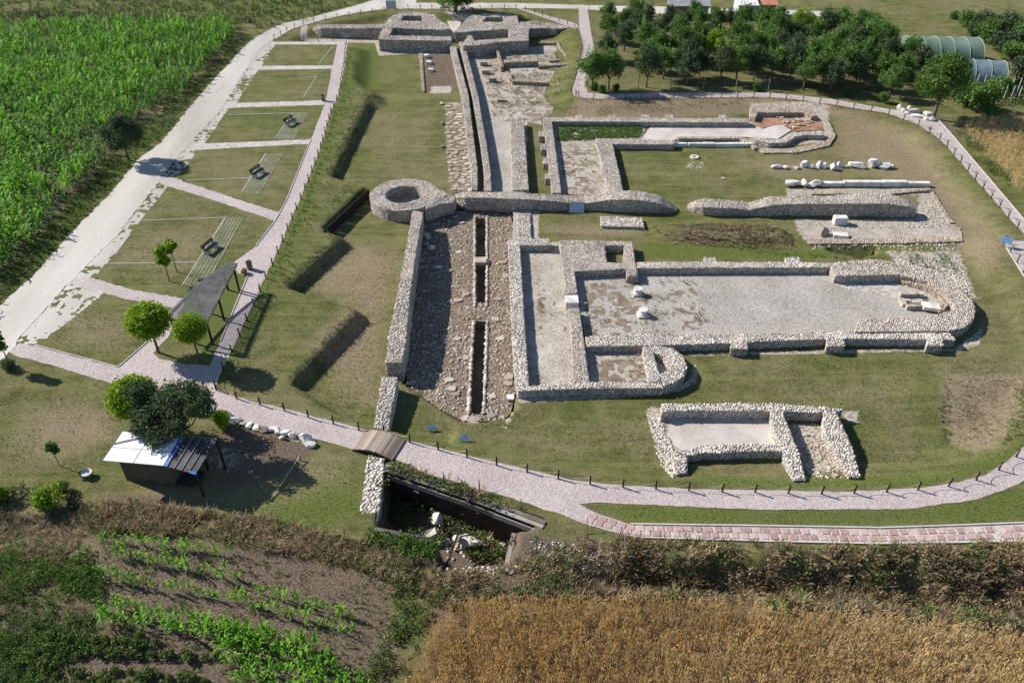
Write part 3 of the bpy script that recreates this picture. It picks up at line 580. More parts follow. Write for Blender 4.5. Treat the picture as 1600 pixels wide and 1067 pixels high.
def rubble(name, polys, ztop, zbot, label, cat='ruined wall', size=.098, step=.165, stone='stone', core='mortar', group=None, sides=True, flat=.6, sink=.03):
    """one wall: a solid core (the thing) and its stonework (many joined stones)"""
    WP = []
    for k, px in enumerate(polys):
        zz = ztop + .003 * k
        q = [G(p[0], p[1], (p[2] if len(p) > 2 else zz)) for p in px]
        n = len(q); A = sum(q[i][0] * q[(i + 1) % n][1] - q[(i + 1) % n][0] * q[i][1] for i in range(n))
        WP.append(q if A > 0 else q[::-1])
    allp = np.array([p for q in WP for p in q]); loc = (float(allp[:, 0].mean()), float(allp[:, 1].mean()), zbot)
    mb = MB()
    for q in WP: mb.prism([(p[0], p[1], p[2]) for p in q], None, zbot - .25)
    root = mb.build(name, M[core], None, loc); tag(root, label, cat, group)
    PP, AA, FL = [], [], []
    for qi, q in enumerate(WP):
        tp = top_points(q, step)
        if len(tp):
            tp[:, 2] += .03 * vnoise(tp[:, 0], tp[:, 1], .9, 55) + .022 - sink * .4; PP.append(tp); a = np.tile(np.eye(3), (len(tp), 1, 1)); a = a + (rng.random(a.shape) - .5) * .2; AA.append(a); FL.append(np.full(len(tp), .5))
        if not sides: continue
        n = len(q)
        for i in range(n):
            a, b = np.array(q[i]), np.array(q[(i + 1) % n]); e = b - a; Lh = math.hypot(e[0], e[1])
            if Lh < .1: continue
            mid = (a + b) / 2; nrm = np.array([e[1], -e[0], 0]) / Lh
            # skip edges buried inside a neighbour
            tst = mid + nrm * .12
            if any(j != qi and sdist(np.array([tst[0]]), np.array([tst[1]]), q2)[0] > .02 for j, q2 in enumerate(WP)): continue
            hmax = max(a[2], b[2]) - zbot
            us = np.arange(step * .4, Lh, step * 1.15); vs = np.arange(step * .35, hmax + .01, step * .95)
            if not len(us) or not len(vs): continue
            U, V = np.meshgrid(us, vs); U = U + (np.arange(len(vs)) % 2)[:, None] * step * .5 + (rng.random(U.shape) - .5) * step * .4; V = V + (rng.random(V.shape) - .5) * step * .3
            U = U.ravel(); V = V.ravel(); top = a[2] + (b[2] - a[2]) * np.clip(U / Lh, 0, 1); z = top - V; ok = (z > zbot) & (U < Lh)
            U = U[ok]; z = z[ok]
            if not len(U): continue
            p = np.stack([a[0] + e[0] * U / Lh, a[1] + e[1] * U / Lh, z], 1); PP.append(p)
            m3 = np.stack([e / np.linalg.norm(e), (0, 0, 1), nrm], 1); AA.append(np.tile(m3, (len(U), 1, 1)) + (rng.random((len(U), 3, 3)) - .5) * .08); FL.append(np.full(len(U), .42))
    P = np.concatenate(PP); A = np.concatenate(AA)
    V, F = stones_mesh(name, P, A, size, np.concatenate(FL) * flat, None, .28)
    me = mesh_np('stonework', rel(V, loc), F, M[stone]); o = link('stonework', me, root); tag(o, kind='stuff')
    return root

# --- basilica
BT = -.12
rubble('rubble_wall', [[(794, 374), (812, 383), (820, 517), (826, 598), (826, 603), (806, 602), (801, 534)], [(794, 374), (858, 373), (860, 384), (812, 383)]], BT, ZS,
       'low rubble wall closing the west end of the basilica, beside the cobbled street', 'ruined wall', stone='stone_pale')
rubble('rubble_wall', [[(874, 376), (887, 377), (896, 417), (902, 458), (884, 460), (880, 417)]], BT, ZS, 'low rough wall between narthex and nave, north of the white threshold block', stone='stone')
rubble('rubble_wall', [[(889, 483), (905, 481), (912, 532), (921, 597), (897, 597), (894, 532)]], BT, ZS, 'low rough wall between narthex and nave, south of the white threshold block', stone='stone')
rubble('rubble_wall', [[(888, 376), (944, 377), (948, 411), (893, 414)], [(944, 377), (988, 378), (976, 384), (944, 383)], [(976, 384), (988, 378), (992, 409), (997, 431), (980, 431), (979, 420), (973, 411)], [(893, 414), (948, 411), (973, 411), (979, 420), (896, 424)]],
       BT + .05, ZS, 'thick rubble block with a square sunken chamber at the north corner of the nave', 'ruined wall')
rubble('rubble_wall', [[(995, 410), (1200, 410), (1300, 411), (1297, 417.5), (1200, 418), (997, 419)], [(1100, 403), (1119, 403), (1120, 411), (1100, 411)], [(1227, 403), (1250, 403), (1250, 411), (1228, 411)]], BT, ZS,
       'long low north wall of the basilica nave with two small buttresses', stone='stone_pale')
rubble('rubble_wall', [[(1298, 417), (1302, 411), (1340, 407), (1375, 406), (1400, 411), (1407, 429), (1305, 431)], [(1400, 411), (1430, 418), (1462, 429), (1450, 440), (1430, 435), (1407, 430)],
                       [(1462, 429), (1485, 440), (1503, 454), (1489, 472), (1475, 457), (1450, 440)], [(1503, 454), (1520, 470), (1524, 485), (1490, 483), (1489, 472)], [(1490, 483), (1524, 485), (1520, 501), (1507, 512), (1482, 517), (1462, 493), (1482, 487)],
                       [(1342, 499), (1440, 497), (1462, 493), (1482, 517), (1336, 518)]],
       BT + .12, ZS, 'broad curved rubble wall of the basilica apse at its east end', 'ruined wall')
rubble('rubble_wall', [[(1407, 433), (1450, 443), (1472, 459), (1482, 473), (1476, 485), (1466, 489), (1474, 473), (1466, 462), (1444, 449), (1410, 440)]], ZS + .4, ZS, 'low tan bench curving along the inside of the apse', 'stone bench', stone='stone_warm', core='mortar_warm')
rubble('rubble_wall', [[(915, 527), (1000, 523), (1002, 540), (917, 541)], [(1000, 523), (1200, 523), (1292, 519), (1336, 518.5), (1482, 518), (1493, 531), (1295, 529), (1200, 533), (1142, 536), (1002, 540)],
                       [(1000, 514), (1020, 512), (1022, 524), (1001, 524)], [(1142, 527), (1167, 527), (1168, 545), (1142, 545)], [(1292, 524), (1318, 524), (1320, 541), (1292, 541)], [(1448, 524), (1472, 524), (1474, 540), (1449, 540)]],
       BT, ZS, 'long low south wall of the basilica nave with three square buttresses', stone='stone_pale')
rubble('rubble_wall', [[(807, 603), (826, 604), (897, 598), (921, 598), (1032, 596), (1036, 606), (907, 606.5), (810, 611)]], BT, ZS, 'low south wall of the basilica annex running to the half round apse', stone='stone_pale')
rubble('rubble_wall', [[(1004, 543), (1025, 540), (1020, 550), (1030, 585), (1032, 597), (1015, 596)], [(1025, 540), (1050, 544), (1067, 556), (1046, 571), (1037, 556), (1020, 550)], [(1067, 556), (1074, 574), (1067, 589), (1052, 598), (1037, 602), (1030, 585), (1046, 579), (1046, 571)]],
       BT + .08, ZS, 'small D shaped rubble apse with a dark triangular hollow', 'ruined wall', stone='stone_pale')
# --- small building to the south east
rubble('rubble_wall', [[(1034, 631), (1200, 630), (1317, 639), (1307, 644), (1287, 644), (1222, 642), (1052, 641), (1034, 645)], [(1203, 641), (1222, 642), (1235, 675), (1247, 705), (1259, 749), (1240, 750), (1226, 710), (1211, 672)],
                       [(1287, 644), (1307, 644), (1330, 696), (1344, 745), (1327, 744), (1307, 709), (1288, 674)]], BT + .15, ZS,
       'pale rubble wall shaped like a letter E, north wall and two legs of the small building near the fence', 'ruined wall', stone='stone_pale', size=.108, step=.182)
rubble('rubble_wall', [[(1067, 706), (1095, 696), (1200, 693), (1226, 700), (1229, 706), (1200, 704), (1100, 707), (1073, 712)], [(1050, 706), (1067, 706), (1073, 712), (1074, 738), (1055, 741)]], BT + .05, ZS,
       'pale rubble wall with a short stub, south side of the small building near the fence', 'ruined wall', stone='stone_pale', size=.108, step=.182)
# --- city wall across the middle
def strip(prof): return [[(a[0], a[1], a[3]), (b[0], b[1], b[3]), (b[0], b[2], b[3]), (a[0], a[2], a[3])] for a, b in zip(prof, prof[1:])]
rubble('rubble_wall', strip([(712, 304, 308, .0), (727, 300, 309, .35), (770, 301, 309, .42), (800, 299, 311, .5), (830, 303, 312, .35), (862, 304, 314, .3), (890, 306, 317, .05), (915, 304, 318, -.02), (935, 301, 315, .25), (955, 299, 312, .52), (985, 298, 312, .6), (1010, 301, 314, .5), (1030, 306, 318, .25), (1045, 314, 325, -.2), (1058, 326, 329, -.65)]), .4, ZS,
       'long undulating stone city wall behind the basilica, west stretch with an info panel leaning on it', 'city wall')
rubble('rubble_wall', strip([(1074, 320, 326, -.6), (1085, 314, 324, -.15), (1100, 310, 324, .12), (1125, 312, 325, .1), (1150, 315, 326, .0), (1170, 317, 328, -.15), (1185, 313, 325, .1), (1200, 308, 322, .35), (1230, 307, 319, .45), (1260, 305, 319, .55), (1287, 307, 319, .45), (1340, 303, 318, .65), (1375, 303, 318, .65), (1400, 306, 320, .6), (1420, 313, 323, .4), (1432, 324, 327, .1)]), .5, ZS,
       'long undulating stone city wall, east stretch ending at the white marble beams', 'city wall')
rubble('rubble_wall', [[(938, 338), (1003, 341), (1007, 355), (940, 353)]], ZS + .25, ZS, 'low isolated rectangle of rubble in the grass below the city wall', 'rubble platform', stone='stone_pale')
# ring tower
def ring_poly(cx, cy, z, r1, r2, a0, a1, n):
    out, inn = [], []
    for k in range(n + 1):
        a = a0 + (a1 - a0) * k / n
        out.append((cx + r1 * math.cos(a), cy + r1 * math.sin(a), z)); inn.append((cx + r2 * math.cos(a), cy + r2 * math.sin(a), z))
    return out + inn[::-1]
def rubble_w(name, wpolys, zbot, label, cat, **kw):
    """rubble() for outlines already in metres"""
    def inv(p):
        x, y, z = p; d = Vector((x, y, z - CAM_H)); zc = d.y * cp - d.z * sp; up = d.y * sp + d.z * cp
        return (800 + FPX * x / zc, 533.5 - FPX * up / zc, z)
    return rubble(name, [[inv(p) for p in q] for q in wpolys], 0, zbot, label, cat, **kw)
tc = G(632, 304, .4)
rubble_w('round_tower', [ring_poly(tc[0], tc[1], .4 + .003 * (k % 2), 3.35, 1.85, k * math.pi / 4, (k + 1) * math.pi / 4, 4) for k in range(8)] + [[G(*q) for q in ((664, 327, .4), (684, 295, .4), (698, 303, .35), (713, 309, .1), (709, 318, .1), (690, 318, .35), (676, 323, .4))]], ZS,
         'ring shaped base of a round tower with a hollow centre, stone rubble', 'ruined tower')
rubble('rubble_wall', [[(645, 330, .5), (661, 332, .5), (656, 360, .8), (650, 392, 1.05), (625, 442, 1.0), (636, 385, 1.05)], [(650, 392, 1.05), (645, 430, 1.05), (640, 467, 1.0), (634, 532, .75), (628, 566, .5), (603, 566, .5), (606, 534, .75), (615, 490, .95), (625, 442, 1.0)]], .5, -1.3,
       'tall narrow stone wall running south from the round tower, casting a wide shadow on the street', 'city wall')
rubble('rubble_wall', [[(597, 589, .35), (621, 590, .35), (614, 630, .15), (606, 674, -.1), (584, 671, -.1), (588, 645, .1)]], .3, -1.0, 'pale stone wall stretch just north of the plank bridge', 'city wall', stone='stone_pale')
rubble('rubble_wall', [[(577, 711, .1), (600, 717, .1), (597, 759, .1), (592, 799, 0), (586, 824, -.2), (572, 820, -.2), (564, 799, 0), (570, 754, .1)]], .1, -2.2, 'pale stone wall stretch just south of the plank bridge, beside the timbered pit', 'city wall', stone='stone_pale', size=.13, step=.22)
# covered drain walls
rubble('rubble_wall', [[(703, 72), (712, 72), (732, 150), (741, 225), (746, 265), (746, 297), (737, 297), (736, 265), (731, 225), (722, 150)]], .15, ZS, 'long thin western wall of the stone drain leading to the gate', 'drain wall', size=.1, step=.18)
rubble('rubble_wall', [[(717, 66), (725, 66), (747, 150), (760, 225), (766, 265), (768, 298), (757, 298), (756, 265), (751, 225), (738, 150)]], .15, ZS, 'long thin eastern wall of the stone drain leading to the gate', 'drain wall', size=.1, step=.18)
rubble('rubble_wall', [[(797, 187), (818, 187), (826, 297), (801, 297)]], ZS + .75, ZS, 'broad straight wall standing alone between corridor and north hall', 'ruined wall')
rubble('rubble_wall', [[(849, 184), (1170, 185.5), (1170, 191.5), (862, 190), (850, 190)], [(849, 190), (862, 190), (877, 302), (863, 302)]] +
       [[(a, b), (a + 9, b), (a + 9.5, b + 8), (a, b + 8)] for a, b in ((842, 206), (845, 226), (849, 248), (852, 272))] + [[(a, 180), (a + 11, 180), (a + 12, 184.5), (a, 184.5)] for a in (900, 952, 1003, 1040, 1124)],
       ZS + .65, ZS, 'low L shaped wall with small buttresses around the north hall', 'ruined wall')
rubble('rubble_wall', [[(931, 217), (1055, 219.5), (1053, 226), (957, 225.5), (932, 224)], [(932, 224), (957, 225.5), (974, 300), (951, 300)]], ZS + .65, ZS, 'low L shaped inner wall of the north hall bending down to the city wall', 'ruined wall')
rubble('rubble_wall', [[(1058, 214), (1160, 214), (1176, 221), (1184, 231), (1178, 231), (1168, 223), (1155, 217), (1060, 217)]], ZS + .3, ZS, 'thin curb of rubble along the south of the pale mortar floor', 'low wall', size=.09, step=.16)
rubble('rubble_wall', [[(1172, 172), (1178, 167), (1240, 166), (1262, 171), (1276, 181), (1268, 182), (1255, 176), (1184, 176), (1180, 184), (1172, 182)]], ZS + .6, ZS, 'curved pale wall at the far side of the brick dust floor', 'ruined wall', stone='stone_warm')
rubble('rubble_wall', [[(1178, 213), (1200, 219), (1225, 217), (1240, 208), (1262, 206), (1286, 206), (1288, 212), (1262, 211), (1244, 214), (1228, 223), (1200, 224), (1180, 219)]], ZS + .5, ZS, 'wavy little wall at the near side of the brick dust floor', 'ruined wall', stone='stone_pale')
rubble('rubble_wall', [[(1178, 229), (1195, 233), (1240, 232), (1290, 222), (1300, 210), (1292, 185), (1284, 180), (1290, 178), (1306, 212), (1296, 228), (1244, 239), (1192, 239)]], ZS + .12, ZS, 'flattened outer rim of rubble curving round the brick dust floor', 'low wall', stone='stone_warm')
rubble('rubble_wall', [[(1262, 374), (1500, 371), (1505, 377), (1410, 380), (1264, 381)]], ZS + .12, -2.0, 'rubble edge of the floor above the dark square pit', 'low wall', stone='stone_warm', size=.1)
rubble('rubble_wall', [[(1268, 300), (1325, 300), (1326, 303), (1268, 303.5)], [(1390, 299), (1452, 294), (1456, 297), (1394, 303)]], ZS + .2, ZS, 'two short rubble footings below the row of marble beams', 'low wall', stone='stone_warm', size=.1)
rubble('rubble_wall', [[(1452, 298), (1457, 297), (1490, 348), (1484, 349)]], ZS + .1, ZS, 'thin slanting rubble footing east of the city wall end', 'low wall', stone='stone_warm', size=.09, step=.17)
# --- northern gate towers
TT = .85
rubble('gate_tower', [[(606, 31), (616, 24), (630, 25), (626, 33)], [(616, 24), (635, 20), (663, 20), (679, 24), (659, 25), (630, 25)], [(679, 24), (686, 31), (661, 34), (659, 25)], [(601, 42), (606, 31), (626, 33), (661, 34), (686, 31), (698, 38), (704, 46), (690, 47), (614, 44)],
                      [(592, 62), (594, 53), (601, 42), (614, 44), (608, 56)], [(592, 62), (608, 56), (696, 58), (704, 57), (706, 63), (690, 64)]], TT, ZS,
       'western rubble gate tower with a curved back and open chamber, far end of the site', 'ruined tower', size=.14, step=.25)
rubble('gate_tower', [[(711, 50), (724, 37), (735, 25), (753, 35), (788, 35), (795, 46), (740, 49), (725, 51)], [(735, 25), (756, 22), (786, 22), (808, 25), (786, 27), (760, 27), (753, 35)], [(786, 27), (808, 25), (810, 35), (788, 35)], [(788, 35), (810, 35), (826, 46), (795, 46)],
                      [(795, 46), (826, 46), (826, 64), (795, 60)], [(724, 72), (731, 56), (738, 57), (741, 64), (795, 60), (826, 64), (778, 66), (749, 71)]], TT, ZS,
       'eastern gate tower of stone rubble shaded by the big tree, far end of the site', 'ruined tower', size=.14, step=.25)
rubble('rubble_wall', [[(483, 49, -.5), (498, 39, .5), (601, 39, .8), (598, 44, .8), (500, 45, .5)]], .6, ZS, 'long stone wall running west from the gate towers', 'city wall', size=.14, step=.25)
rubble('rubble_wall', [[(811, 36, .6), (835, 33, .5), (897, 43, -.1), (880, 45, .1), (827, 45, .6)]], .5, ZS, 'tapering stone wall running east from the gate towers', 'city wall', size=.14, step=.25)
for lst, zt, lab in (
    ([[(775, 77), (779, 77), (787, 104), (783, 105)], [(787, 94), (841, 93), (841, 96), (788, 98)]], ZS + .75, 'brick toned T shaped wall in the paved yard south of the east gate tower'),
    ([[(841, 65), (869, 65), (869, 67.5), (841, 67.5)], [(869, 66), (872, 66), (889, 93), (885, 93)]], ZS + .4, 'thin L shaped wall at the north east corner of the paved yard'),
    ([[(841, 104), (846, 100), (893, 100), (880, 102), (845, 103.5)]], ZS + .45, 'low curving wall at the east side of the paved yard'),
    ([[(856, 94), (886, 92), (887, 93.5), (858, 95.5)]], ZS + .3, 'red brick low wall at the east side of the paved yard'),
    ([[(790, 112), (795, 112), (801, 123), (797, 124)], [(799, 124), (851, 127), (857, 130), (850, 129.5), (800, 127)]], ZS + .5, 'low L shaped wall at the south of the paved yard'),
    ([[(860, 107), (888, 105), (888, 107), (860, 109)]], ZS + .15, 'lowest short footing south of the curving yard wall')):
    rubble('rubble_wall', lst, zt, ZS, lab, 'ruined wall', stone='stone_warm', size=.1, step=.19)
rubble('rubble_wall', [[(655, 84), (660, 84), (664, 143), (660, 143)]], ZS + .12, ZS - .1, 'earthy trench edge west of the three white blocks', 'low wall', stone='stone_warm', core='mortar_warm')
rubble('rubble_wall', [[(809, 334), (828, 334), (830, 374), (809, 374)]], ZS + .18, ZS, 'short pale rubble strip linking city wall and basilica corner', 'low wall', stone='stone_pale')

# ------------------------------------------------------------------ cobbled street with the open drain slots
SZ = -1.2
bed = empty('cobbled_street', G(720, 480, SZ), 0, kind='structure')
bl = bed.location
def Wl(pts, z): return [(G(p[0], p[1], z)[0], G(p[0], p[1], z)[1], z) for p in pts]
left_b = [(655, 338), (700, 330), (743, 330), (743, 341), (743, 393), (742, 411), (742, 473), (742, 502), (737, 560), (733, 647), (728, 660), (690, 640), (664, 622), (636, 600), (632, 560), (642, 470)]
right_b = [(759, 330), (800, 330), (800, 375), (800, 450), (804, 540), (806, 612), (798, 645), (785, 657), (752, 658), (754, 647), (757, 560), (760, 502), (760, 473), (760, 411), (759, 393), (759, 341)]
mids = [[(743, 330), (759, 330), (759, 341), (743, 341)], [(742, 473), (760, 473), (760, 502), (742, 502)], [(733, 647), (754, 647), (752, 660), (728, 660)]]
mb = MB(); bed_polys = []
for q in [left_b, right_b] + mids:
    p = Wl(q, SZ); bed_polys.append(p); mb.prism([(a[0] - bl.x, a[1] - bl.y, a[2] - bl.z) for a in p], None, -1.2)
o = mb.build('earth_bed', M['mortar_warm'], bed)
sheet('drain_floor', [(738, 325), (766, 325), (766, 665), (726, 665)], -2.05, M['soil'], 0, pz=-1.2)
V0, F0 = [], []; nv = 0
for q in bed_polys:
    tp = top_points(q, .23); tp = tp[rng.random(len(tp)) < .5 + .4 * vnoise(tp[:, 0], tp[:, 1], 1.2, 77)]; tp[:, 2] += .0 + .02 * rng.random(len(tp))
    A = np.tile(np.eye(3), (len(tp), 1, 1)) + (rng.random((len(tp), 3, 3)) - .5) * .2
    V, F = stones_mesh('c', tp, A, .075 + .09 * rng.random(len(tp)) ** 2, .45, None); V0.append(V); F0.append(F + nv); nv += len(V)
me = mesh_np('cobbles', rel(np.concatenate(V0), bl), np.concatenate(F0), M['flag']); tag(link('cobbles', me, bed), kind='stuff')
# slot edging stones
V0, F0 = [], []; nv = 0
for a, b in (((742, 338), (742, 480)), ((761, 338), (761, 480)), ((740, 502), (732, 648)), ((762, 502), (756, 648))):
    P, Q = np.array(G(*a, SZ)), np.array(G(*b, SZ)); n = int(np.linalg.norm(Q - P) / .24)
    tp = P + (Q - P) * ((np.arange(n) + .5) / n)[:, None] + (rng.random((n, 3)) - .5) * .06; tp[:, 2] = SZ + .06
    A = np.tile(np.eye(3), (n, 1, 1)); V, F = stones_mesh('c', tp, A, .17, .3, None); V0.append(V); F0.append(F + nv); nv += len(V)
me = mesh_np('edging_stones', rel(np.concatenate(V0), bl), np.concatenate(F0), M['stone']); tag(link('edging_stones', me, bed), kind='stuff')
# larger flags one can pick out in the street
def flag_mesh(rx, ry, h, n=7):
    k = [(rx * (.8 + .35 * random.random()) * math.cos(6.283 * i / n + random.uniform(-.2, .2)), ry * (.8 + .35 * random.random()) * math.sin(6.283 * i / n + random.uniform(-.2, .2))) for i in range(n)]
    mb = MB(); top = [(x * .9, y * .9, h) for x, y in k]; midr = [(x, y, h * .5) for x, y in k]; bot = [(x, y, -.1) for x, y in k]
    fs = [tuple(range(n))] + [(n + i, n + (i + 1) % n, (i + 1) % n, i) for i in range(n)] + [(2 * n + i, 2 * n + (i + 1) % n, n + (i + 1) % n, n + i) for i in range(n)]
    return mb.add(top + midr + bot, fs)
for (px, py, rx, ry) in [(718, 395, .35, .3), (722, 455, .4, .35), (715, 470, .4, .3), (785, 411, .45, .3), (790, 432, .3, .45), (728, 460, .35, .35), (702, 594, .4, .3), (706, 608, .4, .35), (712, 617, .35, .25), (778, 468, .35, .3), (775, 500, .35, .3), (722, 349, .35, .25),
                         (795, 590, .4, .4), (795, 600, .35, .35), (736, 534, .3, .25), (770, 620, .3, .3), (741, 655, .6, .35), (727, 654, .3, .3), (768, 650, .4, .35), (742, 664, .6, .25), (728, 560, .3, .3), (715, 530, .35, .3), (782, 530, .35, .3), (702, 424, .3, .25)]:
    g = G(px, py, SZ); link('flagstone', flag_mesh(rx, ry, .09).mesh('flagstone', M['flag']), bed, (g[0] - bl.x, g[1] - bl.y, .02))
# the older flagged road further north, its flags picked out one by one
old = empty('flagstone_road', G(715, 210, ZS), 0, kind='structure'); ol = old.location
road_bed = sheet('earth_bed', [(696, 160), (724, 160), (738, 225), (742, 300), (705, 302), (700, 265), (697, 225)], ZS + .05, M['mortar_warm'], .04, pz=ZS); 
road_bed.parent = old; road_bed.matrix_parent_inverse = Matrix.Translation(-ol); del road_bed['kind']
fp = []
while len(fp) < 105:
    py = random.uniform(162, 299); xl = np.interp(py, [160, 225, 265, 302], [698, 699, 702, 707]); xr = np.interp(py, [160, 225, 265, 302], [722, 736, 739, 740])
    g = G(random.uniform(xl, xr), py, ZS); rr = random.uniform(.24, .5)
    if all(math.hypot(g[0] - q[0], g[1] - q[1]) > (rr + q[2]) * .88 for q in fp): fp.append((g[0], g[1], rr))
    if len(fp) < 105: fp_try = globals().get('fp_try', 0) + 1
    if fp_try > 9000: break
for x, y, rr in fp:
    o = link('flagstone', flag_mesh(rr * 1.08, rr * .95, .1, random.choice((5, 6, 7))).mesh('flagstone', M['flag']), old, (x - ol.x, y - ol.y, .0 + random.uniform(0, .04))); o.rotation_euler = (random.gauss(0, .04), random.gauss(0, .04), 0)

# ------------------------------------------------------------------ loose blocks, boulders, drums
def boulder_mesh(rx, ry, rz, mat_, seed, sub=3):
    rx *= 1.2; ry *= 1.2; rz *= 1.15
    import bmesh
    bm = bmesh.new(); bmesh.ops.create_icosphere(bm, subdivisions=sub, radius=1); r = random.Random(seed)
    cuts = [(Vector((r.gauss(0, 1), r.gauss(0, 1), r.gauss(0, .8))).normalized(), r.uniform(.42, .8)) for _ in range(15)]
    for v in bm.verts:
        p = v.co.copy()
        for n_, d in cuts:
            q = p.dot(n_)
            if q > d: p -= n_ * (q - d)
        p += Vector((r.uniform(-1, 1), r.uniform(-1, 1), r.uniform(-1, 1))) * .012
        v.co = Vector((p.x * rx, p.y * ry, p.z * rz))
    me = bpy.data.meshes.new('boulder'); bm.to_mesh(me); bm.free(); me.materials.append(mat_); return me
def boulder(px, py, rx, ry, rz, label, name='boulder', cat='boulder', group=None, m='marble', rot=None, z=None):
    g = Gt(px, py) if z is None else G(px, py, z)
    o = link(name, boulder_mesh(rx, ry, rz, M[m], int(px * 7 + py)), None, (g[0], g[1], g[2] + rz * .6)); o.rotation_euler = (0, 0, random.uniform(-.5, .5) if rot is None else rot)
    return tag(o, label, cat, group)
ST = [(1212, 263, .75, .35, .22, 'long flat white boulder at the west end of the boulder row'), (1228, 264, .4, .3, .25, 'small white boulder second from the west end of the boulder row'),
      (1244, 264, .5, .3, .2, 'low white boulder just west of the perched tall one'), (1255, 261, .45, .42, .48, 'tall angular white boulder perched above its neighbours, west half of the row'), (1267, 263, .45, .35, .28, 'low pale boulder just east of the perched tall one'),
      (1278, 261, .42, .4, .42, 'tilted pale slab like boulder left of the blocky one'), (1287, 263, .35, .35, .4, 'blocky upright pale boulder in the middle of the row'), (1301, 265, .58, .42, .45, 'large rounded bluish white boulder pushed forward in the row'),
      (1312, 261, .4, .35, .4, 'pale boulder leaning behind the large rounded one'), (1322, 262, .25, .25, .2, 'smallest grey boulder beside the long slab'), (1339, 262, 1.0, .5, .42, 'longest flat topped white slab in the boulder row'),
      (1363, 261, .62, .5, .6, 'tallest round white boulder east of the long slab'), (1383, 262, .75, .5, .42, 'broad jagged white boulder near the east end of the row'), (1395, 263, .3, .3, .25, 'small white boulder at the east end of the boulder row')]
for a in ST: boulder(a[0], a[1], a[2], a[3], a[4], a[5], group='row of white boulders in the grass')
BM_ = [(1226, 1249, 'rough rounded marble block at the west end of the beam row', 1), (1249.5, 1260, 'shortest broken marble block in the beam row', 1), (1261, 1281.5, 'cracked marble block third from the west in the beam row', 1), (1282, 1315, 'slim marble beam with a smooth top in the west half of the row', 0),
       (1316, 1343.5, 'medium marble beam in the middle of the row', 0), (1344, 1375, 'marble beam with a raised step east of the middle', 0), (1376, 1414.5, 'thick marble beam with a chipped front', 0), (1415, 1451, 'thin smooth marble beam at the east end of the row', 0)]
for x0, x1, lab, rough_ in BM_:
    z = ZS + .3; a = G(x0, 291, ZS); b = G(x1, 291, ZS); c = ((a[0] + b[0]) / 2, (a[1] + b[1]) / 2, ZS + .33)
    if rough_: o = link('marble_block', boulder_mesh((b[0] - a[0]) / 2 * 1.12, .42, .42, M['marble'], int(x0)), None, c)
    else:
        hh = .42 if x1 > 1440 or x0 == 1282 else .55
        mb = MB().box((0, 0, (hh - .6) / 2), ((b[0] - a[0]) * .98, .5, hh), 0, j=.02); mb.box((0, .06, hh - .36), ((b[0] - a[0]) * .96, .34, .12), 0, j=.02); o = link('marble_beam', mb.mesh('marble_beam', M['marble']), None, c)
    tag(o, lab, 'marble block', 'row of marble beams')
for x0, x1, lab in ((1052, 1073, 'white marble curb block at the west end of the line below the mortar floor'), (1075, 1096, 'second white marble curb block from the west, chipped'), (1096.5, 1116, 'middle white marble curb block below the mortar floor'), (1116.5, 1163, 'longest white marble curb block below the mortar floor'), (1164, 1176, 'short white marble curb block by the tilted slab')):
    a = G(x0, 229, ZS); b = G(x1, 229, ZS); mb = MB().box((0, 0, .2), ((b[0] - a[0]) * .97, .4, .42), 0, j=.03)
    tag(link('marble_block', mb.mesh('marble_block', M['marble']), None, ((a[0] + b[0]) / 2, (a[1] + b[1]) / 2, ZS)), lab, 'marble block', 'marble curb line')
def block(px, py, d, label, m='marble', rz=0, name='stone_block', cat='stone block', z=None, j=.02, group=None, tilt=None):
    g = Gt(px, py) if z is None else G(px, py, z)
    mb = MB().box((0, 0, d[2] / 2), d, rz, j=j, M=Matrix.Rotation(tilt, 3, 'X') if tilt else None)
    return tag(link(name, mb.mesh(name, M[m]), None, (g[0], g[1], g[2] - .02)), label, cat, group)
block(893, 478, (1.05, 1.1, .72), 'clean white threshold block set in the wall between narthex and nave', z=ZS)
block(1311, 350, (1.2, .7, .8), 'pale squarish stone block at the foot of the city wall')
block(1312, 371, (1.3, .7, .4), 'flat white slab on the rubble floor right of the oval boulder', rz=-.15)
boulder(1283, 368, .62, .5, .5, 'oval tan boulder on the rubble floor', m='flag')
block(1454, 481, (1.3, .9, .28), 'white cover slab over the grave in the apse', name='grave_slab', cat='slab', rz=-.25, z=ZS + .25)
block(751, 410, (1.0, .9, .3), 'grey slab bridging the open street drain', m='flag', name='cover_slab', cat='slab', z=SZ + .05)
block(870 / 1.0, 53, (1.0, .2, .1), 'flat stone by the drum east of the gate', m='stone_pale')
for x, y, lab in ((746, 90, 'tan stone cube nearest the east gate tower'), (756, 103, 'second tan stone cube from the gate tower'), (759, 116, 'third tan stone cube from the gate tower'), (770, 128.5, 'fourth tan stone cube from the gate tower'), (783, 159.5, 'lone low stone block furthest south in the paved yard')):
    block(x, y, (1.0, .55, .6 if y < 150 else .35), lab, m='flag', group='stone cubes in the paved yard')
for x, y, lab in ((666, 90, 'northernmost white block beside the brown trench'), (670, 100, 'middle white block beside the brown trench, brightest'), (673, 112, 'southernmost white block beside the brown trench')): block(x, y, (.7, .6, .4), lab)
for x, y, lab in ((690, 164, 'small pink stone at the grass edge, north end of the flagged road'), (691, 194, 'small pink stone at the grass edge, middle of the flagged road'), (692, 231, 'small tan stone at the grass edge, south of the pink ones')): boulder(x, y, .3, .25, .22, lab, m='flag')
block(689, 342, (.4, .3, .2), 'small white brick sized stone near the round tower arm')
block(797, 622, (.5, .5, .15), 'white square stone at the southern end of the street', z=SZ + .1)
